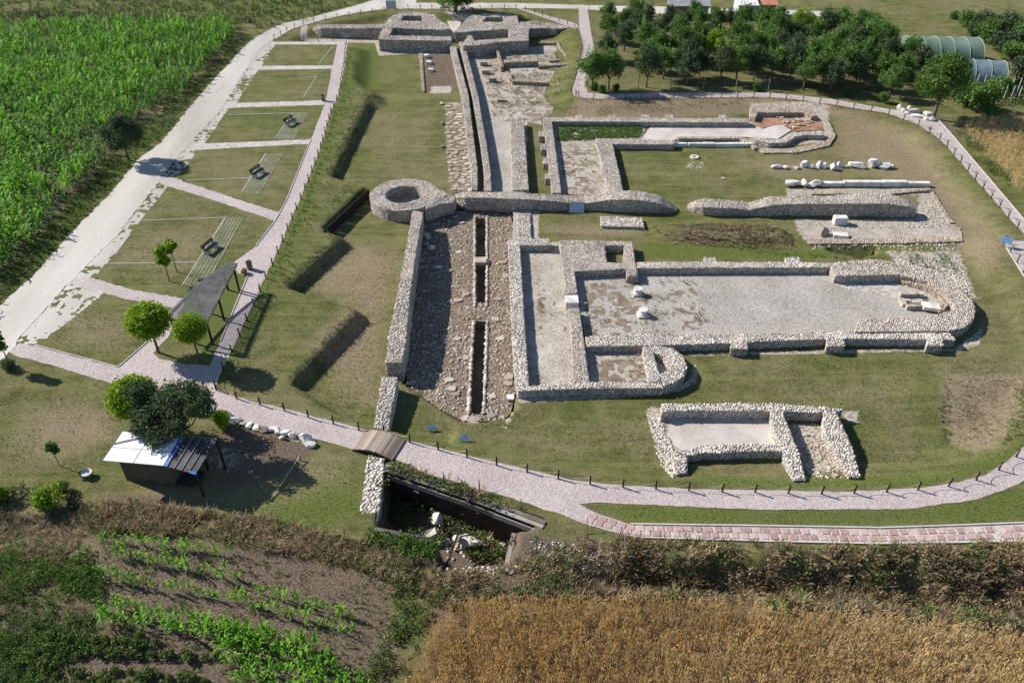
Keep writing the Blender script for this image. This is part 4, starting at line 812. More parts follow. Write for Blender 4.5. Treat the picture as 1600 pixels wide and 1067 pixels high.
boulder(674, 390, .35, .35, .35, 'pale boulder in the shadow of the tall wall, larger one', z=SZ); boulder(687, 418, .4, .2, .12, 'flat pale stone in the shadow of the tall wall', z=SZ); boulder(667, 372, .5, .4, .3, 'grey boulder deep in the shadow under the tall wall', z=SZ, m='stone')
boulder(666, 384, .4, .35, .25, 'grey boulder in shadow beside the pale one', z=SZ, m='stone'); boulder(655, 411, .35, .3, .25, 'grey boulder in shadow hard against the tall wall', z=SZ, m='stone')
block(1009, 304, (.45, .75, .08), 'pair of white slabs lying on the grass behind the city wall', rz=.25)
block(1130, 279, (.35, .2, .1), 'tiny white stone alone in the lawn south of the mortar floor')
g = G(1085, 247, ZS); mb = MB().prism([(p[0], p[1], .18) for p in ring_poly(0, 0, 0, .5, .22, 0, 6.2, 10)], .18, -.1); tag(mb.build('well_stone', M['stone'], None), 'small round well stone in a patch of white pebbles', 'well head').location = g
g = G(863, 55, ZS); mb = MB(); mb.tube([(0, 0, 0), (0, 0, .9), (0, 0, .95)], .62, 18); mb.tube([(0, 0, .95), (0, 0, 1.02)], .56, 18)
o = mb.build('stone_drum', M['stone']); o.location = g; tag(o, 'round stone drum standing in the shade of the east gate wall', 'stone drum')
def column_base(px, py, label):
    g = G(px, py, ZS); e = empty('column_base', g, 0, label, 'column base', 'column bases in the nave')
    MB().box((0, 0, .12), (.85, .85, .26), .1, j=.03).build('plinth', M['stone_pale'], e)
    mb = MB(); mb.tube([(0, 0, .25), (0, 0, .3), (0, 0, .36)], .38, 16, .33); mb.tube([(0, 0, .36), (0, 0, .55)], .28, 16); mb.tube([(0, 0, .55), (0, 0, .68)], .36, 16); mb.build('drum', M['marble'], e)
column_base(996, 461, 'white round column base on the nave floor, northern one'); column_base(1004, 494, 'white round column base on the nave floor, southern one')
# grave in the apse
gr = empty('brick_grave', G(1430, 480, ZS), 0, 'brick lined rectangular grave in front of the apse bench', 'grave')
gl = gr.location
def bl_box(parent, pl, px0, px1, py, w_, h_, n, m, name):
    a, b = Vector(G(px0, py, ZS)) - pl, Vector(G(px1, py, ZS)) - pl
    for k in range(n):
        p = a.lerp(b, (k + .5) / n); mb = MB().box((0, 0, h_ / 2), ((b - a).length / n * .93, w_, h_), 0, j=.015); link(name, mb.mesh(name, M[m]), parent, p)
bl_box(gr, gl, 1404, 1440, 464, .35, .4, 6, 'flag', 'brick'); bl_box(gr, gl, 1414, 1467, 484, .28, .45, 7, 'flag', 'brick')
bl_box(gr, gl, 1405, 1413, 476, .9, .35, 1, 'flag', 'brick')
sheet_o = sheet('grave_pit', [(1410, 467), (1448, 467), (1456, 482), (1416, 482)], FZ + .01, M['soil'], 0, pz=ZS)
# loose bricks on the brick dust
rb = empty('brick_pile', G(1240, 192, ZS), 0, 'scattered tan bricks lying on the red brick dust floor', 'brick pile')
for k in range(42):
    a = random.choice([(1222, 185), (1235, 186), (1248, 188), (1232, 192), (1245, 195), (1258, 196), (1262, 190), (1240, 199)])
    g = G(a[0] + random.gauss(0, 6), a[1] + random.gauss(0, 1.8), FZ); g = Vector(g) - rb.location
    mb = MB().box((0, 0, .08), (.42, .25, .14), random.uniform(-.7, .7), j=.015); link('brick', mb.mesh('brick', M['brick']), rb, g)
# pale stones along the path edge near the shed and by the orchard corner
for i, (x, y, s_, lab) in enumerate([(357, 652, .3, 'nearest the lime bush'), (369, 658, .35, 'second from the lime bush'), (380, 664, .28, 'third from the lime bush'), (390, 666, .32, 'fourth from the lime bush'), (402, 670, .36, 'large, west of the middle'), (412, 672, .36, 'dark grey one in the middle'), (424, 673, .3, 'small bright one in the middle'),
                                     (435, 677, .38, 'round, east of the middle'), (446, 678, .34, 'wide, beside the tan board'), (441, 685, .25, 'set back on the grass side'), (456, 682, .34, 'touching the tan board'), (478, 689, .45, 'largest pale one near the east end'), (485, 696, .34, 'last at the east end')]):
    boulder(x, y, s_, s_ * .8, s_ * .75, 'pale boulder edging the path by the shed, ' + lab, group='boulders edging the path', m='stone' if 'dark' in lab else 'marble')
block(466, 684, (.5, .8, .06), 'tan board lying among the edging boulders', m='plank', rz=-.4, name='board', cat='board')
for i, (x, y, a, b, c, lab) in enumerate([(1405, 172, .4, .35, .45, 'upright'), (1411, 175, .45, .4, .35, 'rounded, second from the left'), (1420, 173, .3, .3, .4, 'small pointed'), (1418, 179, .35, .3, .25, 'low, on the path side'), (1431, 176, .8, .4, .3, 'long flat'), (1433, 183, .9, .4, .22, 'broad slab on the path side'),
                                          (1447, 180, .6, .4, .3, 'squarish, left of the trunk'), (1446, 187, .4, .3, .25, 'small, in front of the trunk'), (1456, 189, .45, .35, .3, 'last, right of the trunk')]):
    boulder(x, y, a, b, c, 'white boulder of the heap under the round tree, ' + lab, group='white boulders under the round tree')

# ------------------------------------------------------------------ plank bridge
br = empty('plank_bridge', G(592, 695, 0), 0, 'arched plank footbridge carrying the path over the stone wall', 'footbridge'); bo = br.location
A0, A1 = Vector(G(571, 672, .1)), Vector(G(633, 688, .1)); B0, B1 = Vector(G(551, 702, .1)), Vector(G(613, 719, .1))
npk = 21
for k in range(npk):
    t0, t1 = k / npk, (k + .86) / npk
    zz = lambda t: .12 + .32 * math.sin(math.pi * t)
    a, b, c, d = A0.lerp(A1, t0), A0.lerp(A1, t1), B0.lerp(B1, t1), B0.lerp(B1, t0)
    j = random.uniform(-.04, .04); e = (a - d).normalized() * j
    vs = []
    for p, t in ((a + e, t0), (b + e, t1), (c + e, t1), (d + e, t0)): vs.append(Vector((p.x, p.y, zz(t))) - bo)
    vs2 = [v - Vector((0, 0, .06)) for v in vs]
    MB().add(vs + vs2, [(0, 3, 2, 1), (4, 5, 6, 7), (0, 1, 5, 4), (1, 2, 6, 5), (2, 3, 7, 6), (3, 0, 4, 7)]).build('plank', M['plank'], br)
for P0, P1 in ((A0, A1), (B0, B1)):
    mb = MB()
    for k in range(8):
        t0, t1 = k / 8, (k + 1) / 8; a = P0.lerp(P1, t0); b = P0.lerp(P1, t1)
        mb.bar((a.x - bo.x, a.y - bo.y, .02 + .32 * math.sin(math.pi * t0)), (b.x - bo.x, b.y - bo.y, .02 + .32 * math.sin(math.pi * t1)), .1, .12)
    mb.build('edge_beam', M['dark_wood'], br)

# ------------------------------------------------------------------ timbered pit
def timber(name, a, b, za, zb, w_, h_, label, m='wood', cat='timber', group=None):
    P, Q = Vector(G(*a, za)), Vector(G(*b, zb)); o = MB().bar((0, 0, 0), Q - P, w_, h_).build(name, M[m]); o.location = P; return tag(o, label, cat, group)
rev = empty('timber_revetment', G(602, 732, 0), 0, 'long weathered timber shoring along the path side of the pit', 'timber shoring'); ro = rev.location
segs = [((602, 727), (646, 741)), ((644, 741), (690, 756)), ((688, 756), (735, 772)), ((733, 772), (780, 789)), ((778, 789), (852, 817))]
for a, b in segs:
    P, Q = Vector(G(*a, .05)) - ro, Vector(G(*b, .05)) - ro
    for off in (0, .3): 
        nrm = Vector((-(Q - P).y, (Q - P).x, 0)).normalized()
        MB().bar(P - nrm * off + Vector((0, 0, -.05 * off)), Q - nrm * off + Vector((0, 0, -.05 * off)), .26, .08).build('plank', M['wood'], rev)
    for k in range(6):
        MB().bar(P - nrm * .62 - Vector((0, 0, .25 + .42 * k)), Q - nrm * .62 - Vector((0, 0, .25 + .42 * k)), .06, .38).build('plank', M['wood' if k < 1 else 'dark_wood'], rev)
for t, q in enumerate(((612, 730), (646, 742), (735, 775))):
    P = Vector(G(*q, .1)) - ro; MB().bar(P + Vector((.15, .45, .1)), P + Vector((-.15, -.6, .05)), .07, .07).build('brace', M['dark_wood'], rev)
timber('fallen_plank', (604, 742), (656, 768), -.6, -.6, .3, .1, 'loose weathered plank hanging in the pit below the shoring')
timber('timber_beam', (583, 828), (684, 847), -.1, -.1, .35, .2, 'grey timber beam along the near edge of the pit')
bw = empty('board_wall', G(682, 848, -.2), 0, 'short wall of grey boards at the near corner of the pit', 'board wall'); bo2 = bw.location
for k in range(6):
    P = Vector(G(684 - k * 1.2, 849 + k * 4.5, -.15 - .1 * k)) - bo2; MB().bar(P, P + Vector((-.75, .12, 0)), .07, .13).build('board', M['wood'], bw)
timber('timber_beam', (803, 834), (791, 885), -.3, -.4, .25, .2, 'grey timber beam along the east side of the pit')
timber('fallen_pole', (716, 818), (688, 842), -1.2, -1.6, .1, .1, 'dark fallen pole between the two white stones', m='dark_wood'); timber('fallen_pole', (720, 822), (697, 885), -.8, -1.8, .1, .1, 'long dark pole leaning down into the pit', m='dark_wood')
block(669, 840, (1.0, .7, .35), 'triangular white stone in the pit, left one', z=-2.0, rz=.3, j=.22, m='stone_pale'); boulder(730, 848, .85, .55, .25, 'flat white slab lying in the pit, right one', z=-2.0, m='stone_pale')
boulder(682, 812, .4, .35, .3, 'grey white boulder in the pit by the brown shrub', z=-1.8); boulder(715, 846, .3, .3, .3, 'brownish round boulder between the two white stones', z=-1.8, m='stone')
timber('range_pole', (977, 873), (976.5, 838), -.1, 1.0, .04, .04, 'thin white measuring pole standing below the slab path', 'metal', 'pole')
timber('thin_pole', (917, 838), (918, 808), -.1, .8, .04, .04, 'thin weathered stake beside the slab path', 'wood', 'stake')
timber('rope_line', (423, 781), (469, 711), .05, .35, .045, .045, 'pale cord stretched diagonally over the lawn east of the shed', 'rope', 'cord')
timber('short_stake', (470, 720), (469, 711), 0, .4, .06, .06, 'short wooden stake holding the stretched cord', 'wood', 'stake')
for x, y, lab in ((694, 756, 'first thin stake above the pit'), (749, 767, 'second thin stake above the pit'), (814, 797, 'third thin stake above the pit')):
    P = Vector(G(x, y, 0)); o = MB().bar((0, 0, -.1), (0, 0, 1.0), .06, .06).build('wooden_stake', M['wood']); o.location = P; tag(o, lab + ', weathered wood', 'stake', 'stakes above the pit')
# loose rubble east of the pit
def stone_scatter(name, px, n, size, m, z=None):
    poly = W(px, 0 if z is None else z); P = np.array(poly); pts = []
    while len(pts) < n:
        x = rng.uniform(P[:, 0].min(), P[:, 0].max(), 400); y = rng.uniform(P[:, 1].min(), P[:, 1].max(), 400); ok = sdist(x, y, poly) > 0; pts += list(zip(x[ok], y[ok]))
    pts = np.array(pts[:n]); zz = height(pts[:, 0], pts[:, 1]); P3 = np.stack([pts[:, 0], pts[:, 1], zz + .02], 1)
    V, F = stones_mesh(name, P3, np.tile(np.eye(3), (n, 1, 1)), size, .6, None, .3)
    return tag(link(name, mesh_np(name, V, F, M[m])), kind='stuff')
stone_scatter('loose_stones', [(830, 845), (930, 850), (960, 880), (830, 888)], 240, .06, 'stone')
stone_scatter('loose_stones', [(670, 800), (790, 850), (780, 880), (700, 880)], 120, .12, 'stone_pale', -2.3)
stone_scatter('loose_stones', [(690, 885), (800, 885), (960, 888), (800, 897), (690, 893)], 90, .09, 'stone')
stone_scatter('loose_stones', [(1016, 640), (1034, 640), (1060, 700), (1052, 745), (1036, 720)], 420, .09, 'stone_pale')
stone_scatter('loose_stones', [(1400, 395), (1500, 392), (1535, 475), (1515, 465), (1470, 432), (1410, 412)], 500, .09, 'stone_pale')
stone_scatter('loose_stones', [(1300, 345), (1440, 342), (1460, 302), (1500, 365), (1505, 380), (1270, 378)], 700, .08, 'stone')
stone_scatter('loose_stones', [(1070, 243), (1100, 242), (1104, 253), (1075, 254)], 60, .08, 'stone_pale')
stone_scatter('loose_stones', [(740, 80), (885, 72), (890, 98), (870, 160), (780, 180), (760, 180)], 1300, .08, 'stone_warm')
stone_scatter('loose_stones', [(1222, 665), (1290, 665), (1325, 742), (1262, 745)], 200, .09, 'stone_warm')
stone_scatter('loose_stones', [(200, 860), (600, 900), (580, 960), (400, 920), (200, 900)], 90, .035, 'stone')

# ------------------------------------------------------------------ post and rope fences
def resample(P, step):
    L = [0]
    for a, b in zip(P, P[1:]): L.append(L[-1] + (b - a).length)
    n = max(1, round(L[-1] / step)); out = []
    for k in range(n + 1):
        d = L[-1] * k / n
        i = max(j for j in range(len(L)) if L[j] <= d + 1e-9); i = min(i, len(P) - 2)
        out.append(P[i].lerp(P[i + 1], (d - L[i]) / (L[i + 1] - L[i])))
    return out
post_me = MB().tube([(0, 0, -.15), (0, 0, .7), (0, 0, .74)], .055, 7).mesh('post', M['dark_wood'])
def fence(px, label, step=2.0, rope=True):
    P = resample([Vector(G(*p)) for p in px], step); e = empty('rope_fence', P[0], 0, label, 'fence'); o = P[0]
    for p in P:
        q = link('post', post_me, e, (p.x - o.x, p.y - o.y, hz(p.x, p.y))); q.rotation_euler = (random.uniform(-.05, .05), random.uniform(-.05, .05), random.random() * 6)
    if rope:
        for a, b in zip(P, P[1:]):
            pts = [a.lerp(b, k / 6) - o + Vector((0, 0, .62 - .30 * (1 - (2 * k / 6 - 1) ** 2))) for k in range(7)]
            MB().tube(pts, .018, 4).build('rope', M['rope'], e)
fence([(541, 70), (538, 100), (530, 150), (518, 175), (500, 237), (488, 270), (476, 300), (461, 335), (446, 370), (430, 407), (411, 445), (402, 468), (391, 490), (371, 535), (348, 582), (337, 607)], 'dark post and rope fence down the east side of the straight western path')
fence([(338, 610), (370, 623), (400, 631), (442, 641), (480, 652), (520, 662), (561, 672)], 'dark post and rope fence along the path west of the plank bridge')
fence([(600, 677), (641, 692), (690, 704), (742, 718), (790, 731), (839, 740), (889, 752), (940, 759), (992, 763), (1041, 765), (1096, 768), (1149, 769), (1201, 770), (1253, 772), (1304, 772), (1356, 770), (1406, 768), (1454, 764), (1502, 757), (1543, 745), (1573, 727), (1603, 700), (1650, 650)],
      'long dark post and rope fence along the southern path east of the plank bridge')
fence([(904, 152), (930, 156), (1008, 154), (1060, 154), (1160, 153), (1210, 154), (1270, 160), (1323, 169), (1382, 178), (1432, 195), (1466, 216), (1486, 237), (1508, 263), (1542, 302), (1582, 349), (1606, 374)], 'dark post and rope fence along the northern path below the orchard')
fence([(429, 62), (451, 48), (479, 37), (512, 31), (545, 26), (579, 21), (600, 18), (637, 15), (657, 14), (700, 16), (760, 16), (806, 14), (832, 20), (857, 29), (884, 38), (898, 44)], 'dark post fence round the northern edge of the site by the road')
fence([(475, 64), (498, 65), (521, 64.5), (542, 66)], 'short dark post fence across the top of the lawn plots')
fence([(901, 50), (908, 75), (905, 100), (893, 142), (900, 151)], 'dark post fence beside the north eastern footpath')
fence([(1570, 380), (1576, 392), (1588, 410), (1598, 427)], 'short dark post fence at the eastern path junction')
wf = empty('wire_fence', G(918, 20), 0, 'thin wire fence with slim posts around the orchard', 'fence'); wo_ = wf.location
WPTS = resample([Vector(G(*p)) for p in ((920, 20), (925, 45), (931, 82), (914, 130), (920, 142), (1060, 142), (1200, 142))], 4.0)
slim = MB().bar((0, 0, -.1), (0, 0, 1.6), .07, .07).mesh('post', M['wood'])
for p in WPTS: link('post', slim, wf, (p.x - wo_.x, p.y - wo_.y, 0))
mb = MB()
for a, b in zip(WPTS, WPTS[1:]):
    for h_ in (.5, 1.0, 1.45): mb.bar(a - wo_ + Vector((0, 0, h_)), b - wo_ + Vector((0, 0, h_)), .008, .008)
mb.build('wire', M['wood'], wf)

# ------------------------------------------------------------------ signs, bins, benches
def panel(px, py, wd, ht, zb, rz, label, tilt=0.6, m='sign', legs=True, name='info_panel'):
    g = Vector(Gt(px, py)); e = empty(name, g, rz, label, 'sign'); ca, sa = math.cos(tilt), math.sin(tilt)
    MB().add([(-wd / 2, 0, zb), (wd / 2, 0, zb), (wd / 2, ht * sa, zb + ht * ca), (-wd / 2, ht * sa, zb + ht * ca), (-wd / 2, .04, zb - .03), (wd / 2, .04, zb - .03), (wd / 2, ht * sa + .04, zb + ht * ca - .03), (-wd / 2, ht * sa + .04, zb + ht * ca - .03)],
             [(0, 1, 2, 3), (7, 6, 5, 4), (0, 4, 5, 1), (1, 5, 6, 2), (2, 6, 7, 3), (3, 7, 4, 0)]).build('board', M[m], e)
    if legs:
        for s_ in (-1, 1): MB().bar((s_ * wd * .42, ht * sa * .5, -.1), (s_ * wd * .42, ht * sa * .5, zb + ht * ca * .5 - .04), .05, .05).build('leg', M['metal'], e)
    return e
panel(901, 334, 1.4, 1.0, .1, 0, 'pale info panel leaning at the foot of the city wall', .5)
panel(1569, 388, .9, .6, .5, -.5, 'blue tilted info panel at the eastern path junction', .8, 'blue_plate')
panel(675, 675, .55, .35, .15, .1, 'small blue plate in the grass north of the path, left one', .9, 'blue_plate'); panel(726, 690, .55, .35, .15, .1, 'small blue plate in the grass north of the path, right one', .9, 'blue_plate')
e = panel(612, 20, 1.6, 1.25, .6, 0, 'blue grey site notice board on two posts beside the north road', 0, 'sign')
panel(504, 59, .9, .5, .3, 0, 'pale info panel in the shade of the west gate wall, left one', .4); panel(541, 60, 1.1, 1.1, .1, 0, 'taller pale info panel in the shade of the west gate wall', .2)
def bin_(px, py, label):
    g = G(px, py); e = empty('litter_bin', g, 0, label, 'litter bin', 'litter bins by the path'); mb = MB(); mb.tube([(0, 0, .1), (0, 0, .75)], .24, 12)
    mb.build('body', M['wood'], e); MB().tube([(0, 0, .75), (0, 0, .8)], .26, 12).build('rim', M['dark_wood'], e); MB().tube([(0, 0, 0), (0, 0, .1)], .18, 10).build('foot', M['dark_wood'], e)
bin_(391, 421, 'wooden litter bin at the far end of the pergola'); bin_(505, 158, 'dark wooden litter bin beside the third lawn plot')
def bench(px, py, rz, label):
    g = G(px, py); e = empty('park_bench', g, rz, label, 'bench', 'benches on paved pads')
    for k in range(3): MB().box((0, -.16 + .16 * k, .44), (1.7, .13, .05)).build('seat_slat', M['wood'], e)
    for k in range(2): MB().box((0, .32 + .03 * k, .62 + .18 * k), (1.7, .04, .14)).build('back_slat', M['dark_wood'], e)
    for s_ in (-1, 1): 
        MB().box((s_ * .6, 0, .2), (.35, .45, .42)).build('leg', M['kerb'], e); MB().bar((s_ * .6, .22, .35), (s_ * .6, .36, .88), .08, .05).build('back_post', M['dark_wood'], e)
def pad(px, label_rz=0):
    q = [Vector(G(*p)) for p in px]; pdo = sheet('bench_pad', px, .012, M['weed'] if False else M['pad_bed'], 0)
    V, F = [], []; n = 0
    A, B, C, D = q; nu = int((B - A).length / .26); nv_ = int((D - A).length / .2)
    for i in range(nu):
        for j in range(nv_):
            u = (i + .5) / nu; v = (j + .5 + (i % 2) * .5) / nv_
            if v > 1: continue
            c = A.lerp(B, u).lerp(D.lerp(C, u), v); hx = (B - A).normalized() * .09; hy = (D - A).normalized() * .06
            V += [(c - hx - hy)[:], (c + hx - hy)[:], (c + hx + hy)[:], (c - hx + hy)[:]]; F.append((n, n + 1, n + 2, n + 3)); n += 4
    V = np.array(V); V[:, 2] = .022; F = np.array(F)
    for k in range(len(F)):
        a = V[F[k]]; 
        if (a[1, 0] - a[0, 0]) * (a[2, 1] - a[0, 1]) - (a[2, 0] - a[0, 0]) * (a[1, 1] - a[0, 1]) < 0: F[k] = F[k][::-1]
    o = link('grid_pavers', mesh_np('grid_pavers', V, F, M['paver']), pdo); tag(o, kind='stuff')
M['paver'] = mat('mossy grid paver', ramp((.14, .145, .07), (.25, .25, .17), (.4, .39, .32)), .7, 6, bump=0)
M['pad_bed'] = mat('grassy paver joints', ramp((.07, .085, .03), (.13, .14, .06)), 1, 12)
pad([(352, 339), (382, 339), (326, 441), (285, 447)]); pad([(414, 240), (443, 240), (406, 304), (379, 301)]); pad([(457, 176), (482, 176), (460, 218), (432, 218)])
bench(331, 392, R(72), 'park bench on the big lawn plot west of the pergola'); bench(404, 274, R(68), 'park bench on the fourth lawn plot, north of the diagonal path'); bench(455, 195, R(64), 'park bench on the third lawn plot, farthest of the three')
for x, y, lab in ((696, 17, 'dark picnic bench left of the tall northern tree'), (724, 18, 'dark stool right of the tall northern tree, nearer one'), (737, 18, 'dark stool right of the tall northern tree, outer one')):
    g = G(x, y); e = empty('picnic_bench', g, 0, lab, 'bench'); wd = 1.6 if x < 700 else .7
    MB().box((0, 0, .48), (wd, .5, .08)).build('seat', M['dark_wood'], e)
    for s_ in (-1, 1): MB().box((s_ * wd * .4, 0, .22), (.1, .4, .44)).build('leg', M['dark_wood'], e)
g = G(138, 744); e = empty('stone_table', g, 0, 'small round white table standing on the lawn west of the shed', 'table'); MB().tube([(0, 0, .3), (0, 0, .37)], .33, 20).build('table_top', M['marble'], e); MB().tube([(0, 0, -.05), (0, 0, .3)], .12, 10).build('leg', M['wood'], e)

# ------------------------------------------------------------------ pergola
pg = empty('pergola', G(326, 529), 0, 'slatted timber pergola with a tapering roof, beside the western path', 'pergola'); po = pg.location
PZ = 2.15
Lp = [Vector(G(*p, PZ)) for p in ((357, 412), (333, 428), (309, 446), (285, 469), (261, 494))]; Rp = [Vector(G(*p, PZ)) for p in ((369, 412), (357, 435), (343, 461), (332, 482), (321, 505))]
def pl(P, t):
    t = t * (len(P) - 1); i = min(int(t), len(P) - 2); return P[i].lerp(P[i + 1], t - i)
for k in range(44):
    t = k / 43; a = pl(Lp, t) - po; b = pl(Rp, t) - po; d = (a - b).normalized()
    MB().bar(a + d * .15, b - d * .15, .085, .05).build('slat', M['slat'], pg)
for P in (Lp, Rp):
    mb = MB()
    for a, b in zip(P, P[1:]): mb.bar(a - po - Vector((0, 0, .13)), b - po - Vector((0, 0, .13)), .1, .18)
    mb.build('beam', M['dark_wood'], pg)
for P, t in ((Rp, .08), (Rp, .55), (Rp, .97), (Lp, .1), (Lp, .55), (Lp, .97)):
    p = pl(P, t) - po; MB().bar((p.x, p.y, -.1), (p.x, p.y, PZ - .2), .13, .13).build('post', M['dark_wood'], pg)
MB().bar(pl(Lp, 1) - po - Vector((0, .15, .16)), pl(Rp, 1) - po - Vector((0, .15, .16)), .08, .22).build('fascia', M['dark_wood'], pg)

# ------------------------------------------------------------------ shed
RZ1, RZ2 = 2.6, 2.25
TL, TM, TR = Vector(G(192, 674, RZ1)), Vector(G(280, 684, RZ1)), Vector(G(341, 684, RZ1)); BL, BM, BR = Vector(G(161, 719, RZ2)), Vector(G(255, 727, RZ2)), Vector(G(306, 741, RZ2))
sh = empty('garden_shed', (BL.x + .7, BL.y, 0), 0, 'small shed with a white board roof and brown reed walls under the dark tree', 'shed'); so = sh.location
def quad_slab(a, b, c, d, th): 
    vs = [v - so for v in (a, b, c, d)]; return MB().add(vs + [v - Vector((0, 0, th)) for v in vs], [(0, 1, 2, 3), (7, 6, 5, 4), (0, 4, 5, 1), (1, 5, 6, 2), (2, 6, 7, 3), (3, 7, 4, 0)])
roof = quad_slab(BL, BM, TM, TL, .04).build('roof', M['roof_white'], sh)
for t in (.5,):
    MB().bar(BL.lerp(BM, t) - so + Vector((0, 0, .012)), TL.lerp(TM, t) - so + Vector((0, 0, .012)), .03, .015).build('seam', M['metal'], roof)
MB().bar(BL.lerp(TL, .45) - so + Vector((0, 0, .012)), BM.lerp(TM, .5) - so + Vector((0, 0, .012)), .04, .02).build('seam', M['metal'], roof)
MB().bar(BL.lerp(TL, .55) - so + Vector((-.1, 0, .05)), TL.lerp(TM, .55) - so + Vector((0, 0, .05)), .05, .04).build('pole', M['wood'], roof)
quad_slab(BM + Vector((.03, 0, -.02)), BM.lerp(BR, .12) + Vector((0, 0, .0)), TM.lerp(TR, .16), TM + Vector((.03, 0, -.02)), .03).build('tarpaulin', M['tarp'], sh)
for k in range(4):
    t0, t1 = .13 + .2175 * k, .13 + .2175 * (k + 1) - .012
    quad_slab(BM.lerp(BR, t0), BM.lerp(BR, t1), TM.lerp(TR, t1), TM.lerp(TR, t0), .02).build('roof_sheet', M['sheet_grey'], sh)
for t in (.13, .35, .57, .79): MB().bar(BM.lerp(BR, t) - so + Vector((0, 0, .03)), TM.lerp(TR, t) - so + Vector((0, 0, .03)), .035, .04).build('batten', M['wood'], sh)
quad_slab(BM.lerp(BR, .8) + Vector((0, -.05, .03)), BR + Vector((.02, -.05, .03)), BR + Vector((.02, .12, .05)), BM.lerp(BR, .8) + Vector((0, .12, .05)), .02).build('tarpaulin', M['tarp'], sh)
wl = [BL + Vector((.55, .5, 0)), BM + Vector((.1, .35, 0)), TM + Vector((.0, -.2, 0)), TL + Vector((.4, -.2, 0))]
for i in range(4):
    a, b = wl[i], wl[(i + 1) % 4]
    q = [Vector((a.x, a.y, -.1)), Vector((b.x, b.y, -.1)), Vector((b.x, b.y, b.z - .06)), Vector((a.x, a.y, a.z - .06))]
    nn = Vector((-(b - a).y, (b - a).x, 0)).normalized() * .06; q = [v - so for v in q]
    MB().add(q + [v + nn for v in q], [(0, 1, 2, 3), (7, 6, 5, 4), (0, 4, 5, 1), (1, 5, 6, 2), (2, 6, 7, 3), (3, 7, 4, 0)]).build('reed_wall', M['reed'], sh)
for p in (TR + Vector((-.1, -.1, 0)), BR + Vector((-.15, .3, 0)), TM.lerp(TR, .5) + Vector((0, -.1, 0))): MB().bar((p.x - so.x, p.y - so.y, -.1), (p.x - so.x, p.y - so.y, p.z - .04), .12, .12).build('post', M['dark_wood'], sh)
for x, y, rx, lab in ((300, 752, .8, 'dark heap of stored things under the open end of the shed'),): boulder(x, y, .8, .6, .45, lab, name='dark_heap', cat='heap', m='dark_wood')

# ------------------------------------------------------------------ greenhouses and far sheds
def tunnel(pa, pb, width, h_, mm, label, nb):
    A, B = Vector(G(*pa, h_)), Vector(G(*pb, h_)); A.z = B.z = 0; ax = (B - A).normalized(); nr = Vector((-ax.y, ax.x, 0)); Ln = (B - A).length
    e = empty('greenhouse_tunnel', A, math.atan2(ax.y, ax.x), label, 'greenhouse', 'greenhouse tunnels')
    K = 12; arc = [(-width / 2 * math.cos(math.pi * k / K), h_ * math.sin(math.pi * k / K) ** .8) for k in range(K + 1)]
    for b in range(nb):
        x0, x1 = Ln * b / nb + .05, Ln * (b + 1) / nb - .05; vs = [(x, y, z) for x in (x0, (x0 + x1) / 2, x1) for y, z in arc]
        vs = [(x, y * (1 if i // (K + 1) != 1 else .985), z * (1 if i // (K + 1) != 1 else .985)) for i, (x, y, z) in enumerate(vs)]
        fs = [(r_ * (K + 1) + k, r_ * (K + 1) + k + 1, (r_ + 1) * (K + 1) + k + 1, (r_ + 1) * (K + 1) + k) for r_ in (0, 1) for k in range(K)]
        MB().add(vs, fs).build('film_panel', M[mm], e, smooth=True)
    for b in range(nb + 1): MB().tube([(Ln * b / nb, y * 1.01, z * 1.01) for y, z in arc], .035, 5).build('hoop', M['film_white'], e)
    for x in (0.0, Ln): MB().add([(x, y, z) for y, z in arc], [tuple(range(K + 1))]).build('end_wall', M[mm], e)
tunnel((1420, 58), (1532, 61), 6.4, 3.0, 'net_green', 'green film greenhouse tunnel, the farther of the two', 5)
tunnel((1450, 90), (1572, 97), 5.0, 2.8, 'net_blue', 'grey blue film greenhouse tunnel, the nearer of the two', 5)
def hut(px, py, wd, dp, h_, roofm, wallm, label):
    g = G(px, py); e = empty('hut', g, 0, label, 'hut')
    MB().box((0, dp / 2, h_ / 2), (wd, dp, h_)).build('wall', M[wallm], e)
    MB().add([(-wd / 2 - .3, -.3, h_), (wd / 2 + .3, -.3, h_), (wd / 2 + .3, dp + .3, h_ + .9), (-wd / 2 - .3, dp + .3, h_ + .9), (-wd / 2 - .3, -.3, h_ - .12), (wd / 2 + .3, -.3, h_ - .12), (wd / 2 + .3, dp + .3, h_ + .78), (-wd / 2 - .3, dp + .3, h_ + .78)],
             [(0, 1, 2, 3), (7, 6, 5, 4), (0, 4, 5, 1), (1, 5, 6, 2), (2, 6, 7, 3), (3, 7, 4, 0)]).build('roof', M[roofm], e)
    MB().box((wd * .1, -.03, h_ * .42), (.9, .06, h_ * .8)).build('door', M['dark_wood'], e)
hut(1075, 30, 6.0, 3, 2.0, 'far_roof', 'wood', 'long hut with a grey roof behind the orchard'); hut(1165, 31, 2.8, 3.2, 2.2, 'roof_white', 'metal', 'white boxy hut behind the orchard'); hut(1196, 28, 2.6, 3, 2.0, 'far_red', 'wood', 'small hut with an orange roof behind the orchard')

